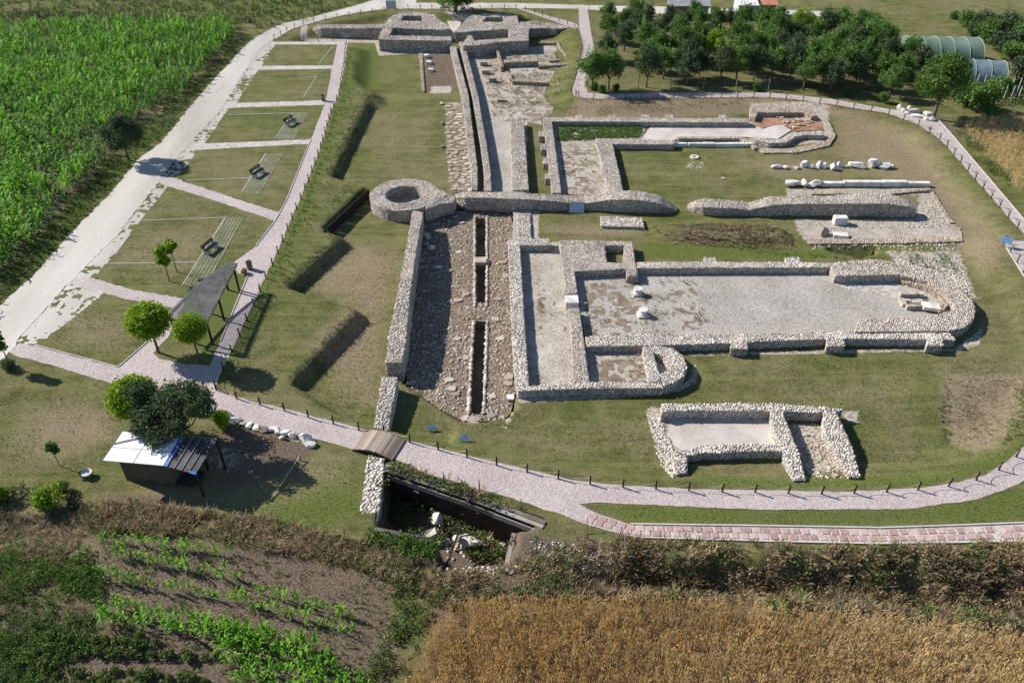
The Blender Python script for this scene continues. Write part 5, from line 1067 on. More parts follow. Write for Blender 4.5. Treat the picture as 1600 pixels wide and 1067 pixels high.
# ------------------------------------------------------------------ trees
def leaf_cloud(pts, size, up=.3, quad=True, aspect=.55):
    """pts (n,3) -> leaf quads randomly turned"""
    n = len(pts); d = rng.normal(size=(n, 3)); d[:, 2] = np.abs(d[:, 2]) * .6 + up; d /= np.linalg.norm(d, axis=1)[:, None]
    a = rng.normal(size=(n, 3)); a -= (a * d).sum(1)[:, None] * d; a /= np.linalg.norm(a, axis=1)[:, None]; b = np.cross(d, a)
    s_ = size * (.6 + .8 * rng.random(n))[:, None]
    V = np.stack([pts - a * s_, pts - b * s_ * aspect, pts + a * s_, pts + b * s_ * aspect], 1).reshape(-1, 3)
    return V, np.arange(4 * n).reshape(-1, 4)
def crown_pts(n, centres, shell=.55):
    """points through several overlapping lobes, denser near the outside"""
    P = []
    wts = np.array([c[3] * c[4] * c[5] for c in centres]); wts = wts ** .8; wts /= wts.sum()
    for c, w_ in zip(centres, wts):
        k = int(n * w_); d = rng.normal(size=(k, 3)); d /= np.linalg.norm(d, axis=1)[:, None]; r = (shell + (1 - shell) * rng.random(k) ** .7) * (1 + .12 * rng.normal(size=k))
        P.append(np.array(c[:3]) + d * r[:, None] * np.array(c[3:6]))
    return np.concatenate(P)
def tree_meshes(kind, seed):
    r = random.Random(seed); mb = MB(); cen = []
    if kind == 'orchard':
        th = .9; mb.tube([(0, 0, -.1), (.03, .02, .5), (.05, 0, th)], .11, 7, .08)
        for k in range(6):
            a = k * 1.05 + r.uniform(-.3, .3); L = r.uniform(.9, 1.3); top = (math.cos(a) * L * .75, math.sin(a) * L * .75, th + L * 1.15); mb.tube([(.05, 0, th - .05), (top[0] * .5, top[1] * .5, th + .65), top], .055, 5, .02)
            cen.append((top[0], top[1], top[2] - .1, r.uniform(.6, .85), r.uniform(.6, .85), r.uniform(.6, 1.0)))
        for k in range(5): cen.append((r.uniform(-.6, .6), r.uniform(-.6, .6), th + r.uniform(1.5, 2.5), .6, .6, r.uniform(.5, .9)))
        for k in range(7): cen.append((r.uniform(-1.3, 1.3), r.uniform(-1.3, 1.3), th + r.uniform(.5, 2.2), .32, .32, .3))
        for k in range(9): a = r.uniform(0, 6.28); q = r.uniform(.2, 1.1); cen.append((math.cos(a) * q, math.sin(a) * q, th + r.uniform(1.9, 2.9), .13, .13, .55))
        V, F = leaf_cloud(crown_pts(3600, cen, .3), .095, aspect=.6)
    elif kind in ('ball', 'ball_tall'):
        cz = 3.0 if kind == 'ball' else 4.1
        mb.tube([(0, 0, -.1), (.02, 0, cz * .4), (0, 0, cz - 1.0)], .11, 8, .08)
        for k in range(5): a = k * 1.257; mb.tube([(0, 0, cz - 1.1), (math.cos(a) * .7, math.sin(a) * .7, cz - .3)], .05, 5, .02)
        cen = [(0, 0, cz, 1.42, 1.42, 1.22)]
        for k in range(26): a = r.uniform(0, 6.28); e_ = r.uniform(-.5, 1.5); cen.append((math.cos(a) * math.cos(e_) * 1.15, math.sin(a) * math.cos(e_) * 1.15, cz + math.sin(e_) * .98, .34, .34, .3))
        V, F = leaf_cloud(crown_pts(11000, cen, .8), .08, up=.5, aspect=.8)
    elif kind == 'round':
        mb.tube([(0, 0, -.1), (.05, .05, 1.0), (0, 0, 2.0)], .2, 8, .14)
        for k in range(6): a = k * 1.05; mb.tube([(0, 0, 1.8), (math.cos(a) * 1.1, math.sin(a) * 1.1, 3.4)], .09, 5, .03)
        cen = [(0, 0, 4.0, 2.3, 2.3, 2.0)]
        for k in range(34): a = r.uniform(0, 6.28); e_ = r.uniform(-.7, 1.5); cen.append((math.cos(a) * math.cos(e_) * 2.1, math.sin(a) * math.cos(e_) * 2.1, 4.0 + math.sin(e_) * 1.8, .8, .8, .7))
        V, F = leaf_cloud(crown_pts(13000, cen, .6), .12)
    elif kind == 'tall':
        mb.tube([(0, 0, -.1), (.05, .05, 1.2), (0, 0, 3.0), (.2, 0, 5.5)], .32, 8, .12)
        for k in range(8): a = k * .785; mb.tube([(0, 0, 1.1 + .2 * k), (math.cos(a) * 1.4, math.sin(a) * 1.2, 1.9 + .35 * k), (math.cos(a) * 2.4, math.sin(a) * 2.2, 2.3 + .45 * k)], .1, 5, .03)
        cen = [(0, 0, 4.6, 2.6, 2.6, 2.8)] + [(math.cos(k * .7) * 2.2, math.sin(k * .7) * 2.0, 1.75, .9, .9, .6) for k in range(9)]
        for k in range(44): a = r.uniform(0, 6.28); e_ = r.uniform(-1.0, 1.5); cen.append((math.cos(a) * math.cos(e_) * 2.7, math.sin(a) * math.cos(e_) * 2.6, 4.3 + math.sin(e_) * 2.9, .8, .8, .7))
        V, F = leaf_cloud(crown_pts(16000, cen, .6), .13)
    elif kind == 'big':       # spreading, ragged
        mb.tube([(0, 0, -.1), (.05, .05, .9), (0, 0, 1.5)], .18, 8, .13)
        for k in range(9):
            a = k * .7 + r.uniform(-.2, .2); L = r.uniform(1.6, 2.5); tp = (math.cos(a) * L, math.sin(a) * L, 2.2 + r.uniform(.2, 1.6)); mb.tube([(0, 0, 1.3), (tp[0] * .5, tp[1] * .5, 2.0), tp], .07, 5, .02)
            cen.append((*tp, r.uniform(.75, 1.1), r.uniform(.75, 1.1), r.uniform(.6, .9)))
            for q in range(3): cen.append((tp[0] * r.uniform(.4, 1.35), tp[1] * r.uniform(.4, 1.35), tp[2] + r.uniform(-.6, .8), .45, .45, .4))
        cen.append((0, 0, 3.2, 1.4, 1.4, 1.2))
        V, F = leaf_cloud(crown_pts(15000, cen, .35), .095)
    elif kind == 'young':
        mb.tube([(0, 0, -.1), (.04, 0, 1.2), (0, 0, 2.6)], .05, 6, .03)
        cen = [(r.uniform(-.3, .3), r.uniform(-.3, .3), 2.4 + r.uniform(-.5, .7), .36, .36, .33) for k in range(9)]
        V, F = leaf_cloud(crown_pts(1500, cen, .3), .1, aspect=.75)
    elif kind == 'bush':
        for k in range(5): a = k * 1.257; mb.tube([(0, 0, -.1), (math.cos(a) * .3, math.sin(a) * .3, .7)], .04, 5, .02)
        cen = [(r.uniform(-.5, .5), r.uniform(-.5, .5), r.uniform(.35, 1.2), .5, .5, .45) for k in range(12)]
        V, F = leaf_cloud(crown_pts(2400, cen, .4), .085)
    return mb, V, F
TM_ = {}
def get_tree(kind, seed, lm):
    key = (kind, seed, lm)
    if key not in TM_:
        mb, V, F = tree_meshes(kind, seed); TM_[key] = (mb.mesh('trunk', M['bark'], smooth=True), mesh_np('crown', V, F, M[lm]))
    return TM_[key]
def tree(px, py, kind, seed, lm, sc_, label, cat='tree', name='tree', group=None, rz=None, loc=None, sz=1.0):
    g = loc or Gt(px, py); e = empty(name, g, random.random() * 6.28 if rz is None else rz, label, cat, group); e.scale = (sc_, sc_, sc_ * sz)
    t, c = get_tree(kind, seed, lm); link('trunk', t, e); link('crown', c, e); return e
tree(248, 551, 'ball', 1, 'lf_lime', .98, 'globe shaped lime green tree at the near left end of the pergola', name='globe_tree')
tree(313, 567, 'ball_tall', 2, 'lf_lime', .76, 'smaller globe shaped lime green tree right of the pergola end', name='globe_tree')
tree(228, 674, 'ball', 3, 'lf_lime', 1.0, 'globe shaped lime green tree half hidden behind the dark spreading tree', name='globe_tree')
tree(286, 702, 'big', 4, 'lf_dark', .95, 'dark spreading tree leaning over the shed roof', name='spreading_tree', sz=1.15)
tree(265, 440, 'young', 5, 'lf_bright', 1.0, 'thin young tree on the big lawn plot, left of the pair', name='young_tree', group='pair of young trees on the lawn')
tree(277, 425, 'young', 6, 'lf_bright', .95, 'thin young tree on the big lawn plot, right of the pair', name='young_tree', group='pair of young trees on the lawn')
tree(16, 572, 'young', 7, 'lf_mid', .95, 'thin young tree at the left edge beside the path', name='young_tree'); tree(17, 576, 'bush', 8, 'lf_dark', .55, 'small dark shrub at the foot of the young tree on the left edge', 'shrub', 'shrub')
tree(94, 727, 'young', 9, 'lf_mid', .62, 'thin young tree on the lawn above the bright shrub', name='young_tree')
tree(82, 790, 'bush', 10, 'lf_bright', 1.0, 'bright yellow green shrub at the lower left by the weeds', 'shrub', 'shrub'); tree(2, 780, 'bush', 11, 'lf_bright', .8, 'bright shrub cut by the left edge of the picture', 'shrub', 'shrub')
tree(345, 668, 'bush', 12, 'lf_lime', .72, 'upright lime shrub beside the path near the edging boulders', 'shrub', 'shrub', sz=1.5); tree(100, 768, 'bush', 13, 'lf_mid', .5, 'low green shrub right of the bright yellow green one', 'shrub', 'shrub')
tree(382, 428, 'bush', 14, 'brush', .35, 'small brown dry shrub beside the litter bin', 'shrub', 'shrub')
tree(202, 251, 'round', 15, 'lf_dark', .76, 'dark dense tree between the corn field and the white road', name='roadside_tree')
tree(712, 19, 'tall', 16, 'lf_mid', 1.0, 'tall tree behind the gate towers with its crown cut by the top edge', name='tall_tree')
tree(1457, 186, 'round', 17, 'lf_mid', 1.16, 'large round tree at the bend of the northern path', name='round_tree')
orch = [(950, 38), (951, 65), (948, 95), (951, 140), (925, 142), (993, 40), (1003, 62), (1006, 88), (1010, 110), (1010, 137), (1046, 45), (1060, 52), (1058, 74), (1064, 98), (1067, 122), (1072, 134), (1092, 48), (1085, 38), (1112, 72), (1113, 100), (1125, 128), (1118, 50), (1140, 48), (1160, 52), (1160, 78), (1177, 102), (1177, 126), (1185, 48),
        (1213, 48), (1217, 68), (1220, 92), (1233, 129), (1205, 80), (1262, 52), (1246, 62), (1270, 73), (1290, 98), (1285, 138), (1296, 145), (1312, 52), (1325, 76), (1300, 112), (1330, 100), (1357, 64), (1362, 76), (1345, 50), (1335, 136), (1325, 122), (1350, 118), (1375, 140), (1375, 112), (1388, 153), (1405, 132), (1410, 112), (1240, 100), (1195, 105), (1150, 112), (1148, 88), (1030, 68), (1028, 98), (1036, 124), (1090, 76), (1092, 120), (1150, 128), (1205, 124), (1195, 64), (1240, 82), (1262, 122), (1255, 140), (975, 50), (975, 80), (1310, 132), (1350, 88), (1380, 92), (1288, 64), (1090, 100), (1310, 88), (1362, 98), (1428, 122)]
kinds_o = ['lf_orch', 'lf_orch', 'lf_dark', 'lf_mid']
for i, (x, y) in enumerate(orch):
    km = 'lf_bright' if (x, y) in ((1113, 100), (1246, 62)) else ('lf_dark' if (x, y) in ((1067, 122), (1125, 128), (1233, 129), (1010, 137), (1072, 134)) else kinds_o[(i * 7) % 4])
    lab = {'lf_bright': 'yellow green leafy fruit tree among the darker ones in the orchard', 'lf_dark': 'grey green leafy fruit tree standing in the orchard', 'lf_orch': 'deep green leafy fruit tree standing in the orchard', 'lf_mid': 'fresh green leafy fruit tree standing in the orchard'}[km]
    lab = lab.replace('standing in the orchard', ('at the back of the orchard near the huts' if y < 60 else 'in the front row of the orchard' if y > 122 else 'in the middle rows of the orchard'))
    lab += ', west side' if x < 1050 else ', east side' if x > 1290 else ', centre'
    if False: pass
    tree(x, y, 'orchard', 20 + i % 4, km, random.uniform(.95, 1.22) * (.82 if y < 56 else 1), lab, 'fruit tree', 'fruit_tree', 'fruit trees in the orchard', sz=random.uniform(1.0, 1.2))
hedge = [(1520, 56), (1540, 62), (1568, 58), (1590, 66), (1560, 78), (1580, 95), (1595, 80), (1491, 30), (1535, 48), (1510, 44), (1610, 60), (1625, 100), (1600, 125), (1630, 140)]
for i, (x, y) in enumerate(hedge): tree(x, y, 'bush', 30 + i % 3, ['lf_dark', 'lf_orch'][i % 2], random.uniform(1.3, 2.2) if y != 30 else .8, ['grey green', 'dark green'][i % 2] + ' bush of the loose hedge round the greenhouses', 'bush', 'bush', 'bushes round the greenhouses')
for i, (x, y, s_, lab) in enumerate([(1535, 178, 2.3, 'large dark bush right of the round tree'), (1510, 165, 2.0, 'dark bush touching the round tree'), (1560, 150, 1.5, 'low bush in front of the vine rows'), (1545, 188, 1.3, 'small bush at the corner of the golden field'), (1380, 160, .8, 'low bush at the orchard corner')]): tree(x, y, 'bush', 33 + i % 2, 'lf_orch', s_, lab, 'bush', 'bush')
for i, (x, y) in enumerate([(940, 145), (928, 140), (962, 143), (1180, 142), (1325, 150)]): tree(x, y, 'bush', 35, 'lf_mid', .6, 'small shrub at the foot of the orchard fence', 'shrub', 'shrub', 'shrubs along the orchard fence')

# ------------------------------------------------------------------ crops and weeds (vectorised scatter of small plants)
def scatter_pts(px, spacing, jit=.5, z=0, rows=None, world=False, keep=None):
    poly = px if world else W(px, z); P = np.array(poly)
    if rows is not None:
        a = rows; c, s_ = math.cos(a), math.sin(a); ctr = P[:, :2].mean(0); rad = np.abs(P[:, :2] - ctr).max() * 1.6
        u = np.arange(-rad, rad, spacing[0]); v = np.arange(-rad, rad, spacing[1]); U, Vv = np.meshgrid(u, v)
        U = U + rng.normal(size=U.shape) * spacing[0] * .3 * jit * 2; Vv = Vv + rng.normal(size=U.shape) * spacing[1] * .12
        X = ctr[0] + U * c - Vv * s_; Y = ctr[1] + U * s_ + Vv * c
    else:
        xs = np.arange(P[:, 0].min(), P[:, 0].max(), spacing); ys = np.arange(P[:, 1].min(), P[:, 1].max(), spacing); X, Y = np.meshgrid(xs, ys)
        X = X + (rng.random(X.shape) - .5) * spacing * 2 * jit; Y = Y + (rng.random(X.shape) - .5) * spacing * 2 * jit
    X = X.ravel(); Y = Y.ravel(); ok = sdist(X, Y, poly) > 0
    if keep is not None: ok &= keep(X, Y)
    X = X[ok]; Y = Y[ok]; near = (np.abs(X) < 78) & (Y > 12) & (Y < 152); Z = np.where(near, height(X, Y), 0)
    return np.stack([X, Y, Z], 1)
def ribbon(pts, w0):
    """tapering two-sided blade through pts: returns verts, tris"""
    pts = np.array(pts, float); n = len(pts); d = pts[-1] - pts[0]; side = np.cross(d, (0, 0, 1)); L = np.linalg.norm(side)
    side = side / L if L > 1e-6 else np.array([1., 0, 0])
    V = []; 
    for i, p in enumerate(pts):
        w_ = w0 * (1 - (i / (n - 1)) ** 1.5) * (1 if i else .6); V += [p - side * w_, p + side * w_]
    F = []
    for i in range(n - 1): a = 2 * i; F += [(a, a + 1, a + 3), (a, a + 3, a + 2)]
    return V, F[:-1] + [] if False else F
def join(parts):
    V, F = [], []; n = 0
    for v, f in parts: V += list(v); F += [tuple(i + n for i in t) for t in f]; n += len(v)
    return np.array(V, float), np.array(F, int)
def corn_tmpl(seed, h_=1.9):
    r = random.Random(seed); P = [ribbon([(0, 0, 0), (0, .01, h_ * .5), (0, 0, h_ * .92)], .025)]
    for k in range(9):
        a = (k % 2) * math.pi + r.uniform(-.9, .9) + seed; z = h_ * (.2 + .08 * k); L = h_ * r.uniform(.32, .5) * (1 - .03 * k); c, s_ = math.cos(a), math.sin(a); up = r.uniform(.25, .55) + .06 * k
        P.append(ribbon([(0, 0, z), (c * L * .4, s_ * L * .4, z + L * up), (c * L * .75, s_ * L * .75, z + L * up * 1.1), (c * L * 1.05, s_ * L * 1.05, z + L * (up - .35))], .075 * h_ / 1.9 + .012))
    return join(P)
def clump_tmpl(seed, n, h_, spread, w_, droop=.3):
    r = random.Random(seed); P = []
    for k in range(n):
        a = r.uniform(0, 6.28); L = h_ * r.uniform(.5, 1.1); o = r.uniform(0, spread * .5); c, s_ = math.cos(a), math.sin(a); lean = r.uniform(.1, .9) * spread
        P.append(ribbon([(c * o, s_ * o, 0), (c * (o + lean * .4), s_ * (o + lean * .4), L * .6), (c * (o + lean), s_ * (o + lean), L * (1 - droop * r.random()))], w_))
    return join(P)
def leafy_tmpl(seed, n, h_, rad, size):
    r = np.random.default_rng(seed); d = r.normal(size=(n, 3)); d /= np.linalg.norm(d, axis=1)[:, None]; p = d * (r.random((n, 1)) ** .5) * [rad, rad, h_ * .5]; p[:, 2] += h_ * .5
    V, F = leaf_cloud(p, size); return V, np.concatenate([F[:, [0, 1, 2]], F[:, [0, 2, 3]]])
def wheat_tmpl(seed):
    r = random.Random(seed); P = []
    for k in range(8):
        x, y = r.uniform(-.14, .14), r.uniform(-.14, .14); h_ = r.uniform(.7, .92); lx, ly = r.uniform(-.07, .07), r.uniform(-.07, .07)
        P.append(ribbon([(x, y, .1), (x + lx, y + ly, h_)], .009)); e = .14
        P.append(([(x + lx - .02, y + ly, h_ - .06), (x + lx + .02, y + ly, h_ - .06), (x + lx * 1.6, y + ly * 1.6, h_ + e)], [(0, 1, 2)])); P.append(([(x + lx, y + ly - .02, h_ - .06), (x + lx, y + ly + .02, h_ - .06), (x + lx * 1.6, y + ly * 1.6, h_ + e * .9)], [(0, 1, 2)]))
    return join(P)
def scatter(name, T, pts, m, smin=.8, smax=1.2, lean=.1, kind='stuff', parent=None, origin=None):
    idx = rng.integers(0, len(T), len(pts)); Vs, Fs = [], []; nv = 0
    for t, (TV, TF) in enumerate(T):
        P = pts[idx == t]; n = len(P)
        if not n: continue
        a = rng.random(n) * 6.283; s_ = smin + (smax - smin) * rng.random(n); c, q = np.cos(a) * s_, np.sin(a) * s_; lx = rng.normal(size=n) * lean; ly = rng.normal(size=n) * lean
        x = TV[:, 0][None] * c[:, None] - TV[:, 1][None] * q[:, None] + TV[:, 2][None] * lx[:, None] + P[:, 0:1]
        y = TV[:, 0][None] * q[:, None] + TV[:, 1][None] * c[:, None] + TV[:, 2][None] * ly[:, None] + P[:, 1:2]; z = TV[:, 2][None] * s_[:, None] + P[:, 2:3]
        Vs.append(np.stack([x, y, z], 2).reshape(-1, 3)); Fs.append((TF[None] + (np.arange(n) * len(TV))[:, None, None] + nv).reshape(-1, 3)); nv += n * len(TV)
    V = np.concatenate(Vs); F = np.concatenate(Fs)
    o = link(name, mesh_np(name, V, F, M[m])); tag(o, kind=kind); return o
M['corn_dark'] = leaf('darker corn leaves', (.045, .12, .012), (.09, .23, .02), (.18, .39, .035), isl=.45)
TC = [corn_tmpl(s_) for s_ in range(5)]
corn_px = [(-60, 62), (0, 60), (62, 47), (187, 44), (368, 40), (368, 60), (325, 107), (287, 150), (212, 192), (205, 225), (137, 282), (100, 325), (50, 387), (0, 430), (-60, 490)]
gap = lambda X, Y: (vnoise(X, Y, 3.0, 8) * .8 + vnoise(X, Y, 1.0, 9) * .9 > -.7)
pts = scatter_pts(corn_px, (.5, .8), .9, 0, rows=R(57), keep=lambda X, Y: gap(X, Y) & (X > -76 - (Y - 50) * .35))
tone = vnoise(pts[:, 0], pts[:, 1], 2.2, 61) + .7 * vnoise(pts[:, 0], pts[:, 1], 7, 62) + .5 * rng.normal(size=len(pts)) > .2
scatter('corn_field', TC, pts[tone], 'corn', .7, 1.3, .1); scatter('corn_field', TC, pts[~tone], 'corn_dark', .5, 1.1, .1)
TW = [wheat_tmpl(s_) for s_ in range(6)]
wf_px = [(700, 952), (820, 944), (1000, 946), (1200, 958), (1400, 976), (1600, 1000), (1690, 1015), (1690, 1115), (610, 1115), (640, 1067), (672, 1000)]
pts = scatter_pts(wf_px, .18, .5, 0, keep=lambda X, Y: (vnoise(X, Y, .8, 12) * .6 + vnoise(X, Y, .3, 13) * .8 > -.85) & (np.abs(((X * .995 + Y * .1) / 3.1) % 1 - .5) < .485) & ((Y * .99 - X * .12 + .3 * vnoise(X, Y, 2, 15)) % .62 < .52) & (Y > 17))
pal = rng.random(len(pts)) < np.clip((pts[:, 0] + 2) / 22, .12, .85); pts[:, 2] -= .12 * (vnoise(pts[:, 0], pts[:, 1], .7, 14) < -.3)
scatter('wheat_field', TW, pts[~pal], 'wheat', .8, 1.15, .09); scatter('wheat_field', TW, pts[pal], 'wheat_pale', .8, 1.15, .09)
pts = scatter_pts([(1500, 205), (1540, 186), (1700, 190), (1800, 400), (1640, 350), (1560, 268)], .3, .5, 0)
scatter('wheat_field', TW, pts, 'wheat_pale', .75, 1.1, .12)
TB = [clump_tmpl(s_, 16, .55, .4, .022) for s_ in range(5)]; TG = [clump_tmpl(10 + s_, 12, .28, .22, .018) for s_ in range(4)]; TLf = [leafy_tmpl(s_, 34, .6, .35, .075) for s_ in range(5)]; TLs = [leafy_tmpl(9 + s_, 22, .3, .25, .06) for s_ in range(4)]
TM2 = [clump_tmpl(30 + s_, 10, .8, .7, .05) for s_ in range(4)]
def patch(name, px, sp_, T, m, smin, smax, lean=.2, keepv=None, z=0, seed=0):
    k = (lambda X, Y: vnoise(X, Y, 1.1, seed) + .6 * vnoise(X, Y, .4, seed + 3) > keepv) if keepv is not None else None
    p = scatter_pts(px, sp_, .5, z, keep=k)
    if name == 'floor_weeds' and len(p): p[:, 2] += .07; smin, smax = smin * 1.5, smax * 1.7
    if len(p): scatter(name, T, p, m, smin, smax, lean)
ditch_px = [(790, 893), (870, 858), (960, 842), (1000, 846), (1200, 852), (1370, 856), (1700, 852), (1700, 1005), (1500, 985), (1400, 970), (1200, 955), (1000, 944), (820, 942), (700, 950), (640, 930), (690, 898)]
TBr = [leafy_tmpl(70 + s_, 150, .85, .55, .07) for s_ in range(5)]
patch('bramble', ditch_px, .9, TBr, 'weed_dark', .35, .7, .2, .6, seed=23); patch('bramble', ditch_px, .9, TBr, 'brush', .4, .9, .2, .25, seed=27)
patch('dry_brush', ditch_px, .27, TB, 'brush', .6, 1.3, .35, -.1, seed=21); patch('dry_brush', ditch_px, .36, TLf, 'brush', .5, 1.1, .3, .25, seed=25)
patch('weeds', ditch_px, .36, TLf, 'weed_dark', .5, 1.0, .3, .35, seed=31); patch('weeds', ditch_px, .5, TLf, 'weed', .6, 1.3, .3, .35, seed=41); patch('dead_grass', ditch_px, .36, TB, 'straw', .5, 1.1, .4, -.2, seed=51)
wb = [(100, 790), (200, 785), (300, 800), (420, 812), (520, 838), (600, 850), (690, 895), (660, 935), (560, 890), (470, 872), (300, 838), (150, 835)]
patch('dry_brush', wb, .26, TB, 'brush', .6, 1.2, .35, -.4, seed=61); patch('dead_grass', wb, .3, TB, 'straw', .6, 1.2, .4, -.1, seed=71); patch('weeds', wb, .4, TLf, 'weed', .5, 1.0, .3, .3, seed=75)
patch('weeds', [(20, 850), (120, 850), (158, 880), (155, 1000), (60, 1067), (-60, 1150), (-100, 960)], .24, TLf, 'weed_lush', .5, 1.0, .25, -.1, seed=81); patch('weeds', [(20, 850), (150, 880), (155, 1000), (60, 1067), (-60, 1150), (-100, 960)], .4, TB, 'weed', .5, 1.0, .3, -.1, seed=85); patch('dead_grass', [(20, 850), (150, 880), (155, 1000), (60, 1067), (-60, 1100), (-60, 960)], .5, TB, 'straw', .4, .9, .4, .2, seed=87)
patch('dead_grass', [(-60, 800), (140, 800), (130, 850), (60, 900), (-80, 980)], .2, TB, 'straw', .35, .75, .5, -.6, seed=91); patch('weeds', [(-60, 760), (120, 770), (140, 810), (0, 830)], .4, TLf, 'weed_dark', .6, 1.1, .3, -.2, seed=95)
patch('weeds', [(600, 870), (700, 935), (690, 960), (650, 1067), (600, 1200), (560, 1067), (620, 960)], .27, TLf, 'weed', .5, 1.0, .3, -.3, seed=101); patch('dead_grass', [(600, 880), (700, 950), (650, 1067), (580, 1067)], .4, TB, 'straw', .4, .9, .4, 0, seed=105)
patch('weeds', [(570, 830), (684, 848), (676, 878), (640, 880), (570, 850)], .25, TLf, 'weed_lush', .7, 1.2, .3, -.8, seed=111); patch('weeds', [(800, 836), (1000, 846), (960, 884), (796, 890)], .5, TLf, 'weed_dark', .5, 1.1, .3, -.1, seed=115)
patch('weeds', [(600, 760), (800, 830), (790, 884), (690, 880), (690, 840), (600, 826)], .42, TLf, 'weed', .8, 1.6, .3, -.1, z=-2.3, seed=121); patch('dry_brush', [(640, 770), (800, 830), (785, 884), (720, 850), (650, 820)], .42, TB, 'brush', 1.0, 1.8, .3, .0, z=-2.3, seed=125)
verge = [(372, 62), (396, 58), (330, 127), (292, 170), (248, 222), (212, 250), (172, 300), (100, 372), (60, 420), (-10, 482), (-80, 560), (-90, 520), (0, 432), (50, 390), (100, 328), (137, 285), (215, 196), (287, 153), (328, 108)]
patch('verge_grass', verge, .3, TG, 'weed_lush', .7, 1.3, .3, -.3, seed=131); patch('verge_grass', verge, .55, TLf, 'weed', .5, .9, .3, .1, seed=135); patch('verge_grass', verge, .55, TG, 'straw', .6, 1.2, .3, .2, seed=137)
west = [(545, 70), (560, 75), (555, 130), (583, 150), (518, 276), (566, 290), (498, 355), (532, 372), (448, 448), (430, 470), (350, 604), (340, 600), (375, 535), (430, 410), (480, 295), (520, 180)]
patch('bank_grass', west, .45, TG, 'weed_lush', .5, 1.1, .3, 0, seed=141)
for sx in ([(578, 146), (588, 150), (530, 278), (508, 276)], [(530, 370), (545, 376), (470, 452), (440, 450)], [(556, 485), (568, 492), (475, 602), (446, 600)], [(551, 100), (560, 100), (560, 130), (550, 130)]):
    patch('bank_brush', sx, .24, TLs, 'weed_dark', .3, .75, .3, -.5, z=-.4, seed=151)
patch('bank_brush', [(900, 158), (1200, 156), (1240, 160), (1380, 182), (1300, 176), (1200, 165), (1060, 172), (880, 178)], .35, TG, 'brush', .5, 1.0, .3, -.2, z=-.4, seed=161)
patch('mound_grass', [(1015, 350), (1200, 348), (1238, 364), (1236, 386), (1120, 382), (1040, 376)], .24, TG, 'straw', .6, 1.2, .4, -.4, z=-.5, seed=171); patch('mound_grass', [(1180, 352), (1238, 364), (1250, 390), (1330, 400), (1250, 404), (1120, 384)], .4, TLs, 'weed', .4, .8, .3, -.3, z=-.6, seed=175)
patch('mound_grass', [(1020, 355), (1200, 352), (1230, 375), (1060, 378)], .35, TLs, 'brush', .6, 1.1, .3, 0, z=-.5, seed=177)
patch('rough_grass', [(1478, 590), (1600, 590), (1600, 700), (1510, 715), (1476, 650)], .3, TG, 'straw', .4, .8, .4, .1, z=-.8, seed=181); patch('rough_grass', [(1465, 600), (1482, 600), (1484, 690), (1470, 690)], .3, TLs, 'weed', .5, .9, .3, -.4, z=-.8, seed=183); patch('rough_grass', [(1590, 600), (1620, 600), (1620, 680), (1560, 710)], .3, TLs, 'weed_lush', .5, .9, .3, -.4, z=-.8, seed=185)
patch('rough_grass', [(870, 196), (1006, 196), (1000, 216), (872, 222)], .2, TLs, 'weed_lush', .7, 1.2, .3, -.7, z=-.8, seed=187); patch('rough_grass', [(1400, 398), (1480, 396), (1500, 430), (1430, 418)], .3, TLs, 'weed_lush', .5, .9, .3, -.2, z=-.8, seed=189)
meadow = [(400, 55), (495, 24), (590, -3), (400, -40), (-200, -40), (-300, 40), (0, 55), (62, 42), (380, 34)]
patch('meadow_grass', meadow, 1.0, TM2, 'weed', .9, 1.6, .3, -.2, seed=191); patch('meadow_grass', meadow, 1.4, TM2, 'straw', .8, 1.4, .3, .2, seed=195)
patch('meadow_grass', [(20, 20), (400, 32), (400, 38), (20, 28)], .6, TLf, 'weed_dark', 1.0, 1.7, .3, -.6, seed=197)
patch('verge_grass', [(1440, 200), (1490, 212), (1560, 290), (1640, 380), (1600, 340), (1535, 262), (1480, 200)], .35, TG, 'weed_lush', .7, 1.3, .3, -.1, seed=201); patch('rough_grass', [(1490, 205), (1530, 200), (1580, 290), (1560, 290)], .4, TLf, 'weed', .5, 1.0, .3, 0, seed=203)
for q in ([(925, 425), (990, 435), (1090, 440), (1100, 500), (1020, 515), (925, 520)], [(1040, 490), (1100, 480), (1110, 505), (1050, 510)], [(835, 420), (880, 420), (890, 520), (850, 540)], [(880, 215), (930, 225), (945, 290), (885, 280)]): patch('floor_weeds', q, .3, TG, 'grass', .25, .55, .3, .45, z=-.75, seed=205 + len(q))
patch('floor_weeds', [(915, 430), (1080, 430), (1090, 505), (920, 518)], .3, TG, 'brush', .2, .45, .3, .35, z=-.75, seed=209); patch('floor_weeds', [(750, 90), (885, 78), (880, 150), (770, 185)], .32, TG, 'grass', .3, .6, .3, .1, z=-.75, seed=208); patch('floor_weeds', [(925, 540), (1005, 545), (1012, 590), (930, 596)], .25, TG, 'brush', .2, .5, .3, .2, z=-.75, seed=210)
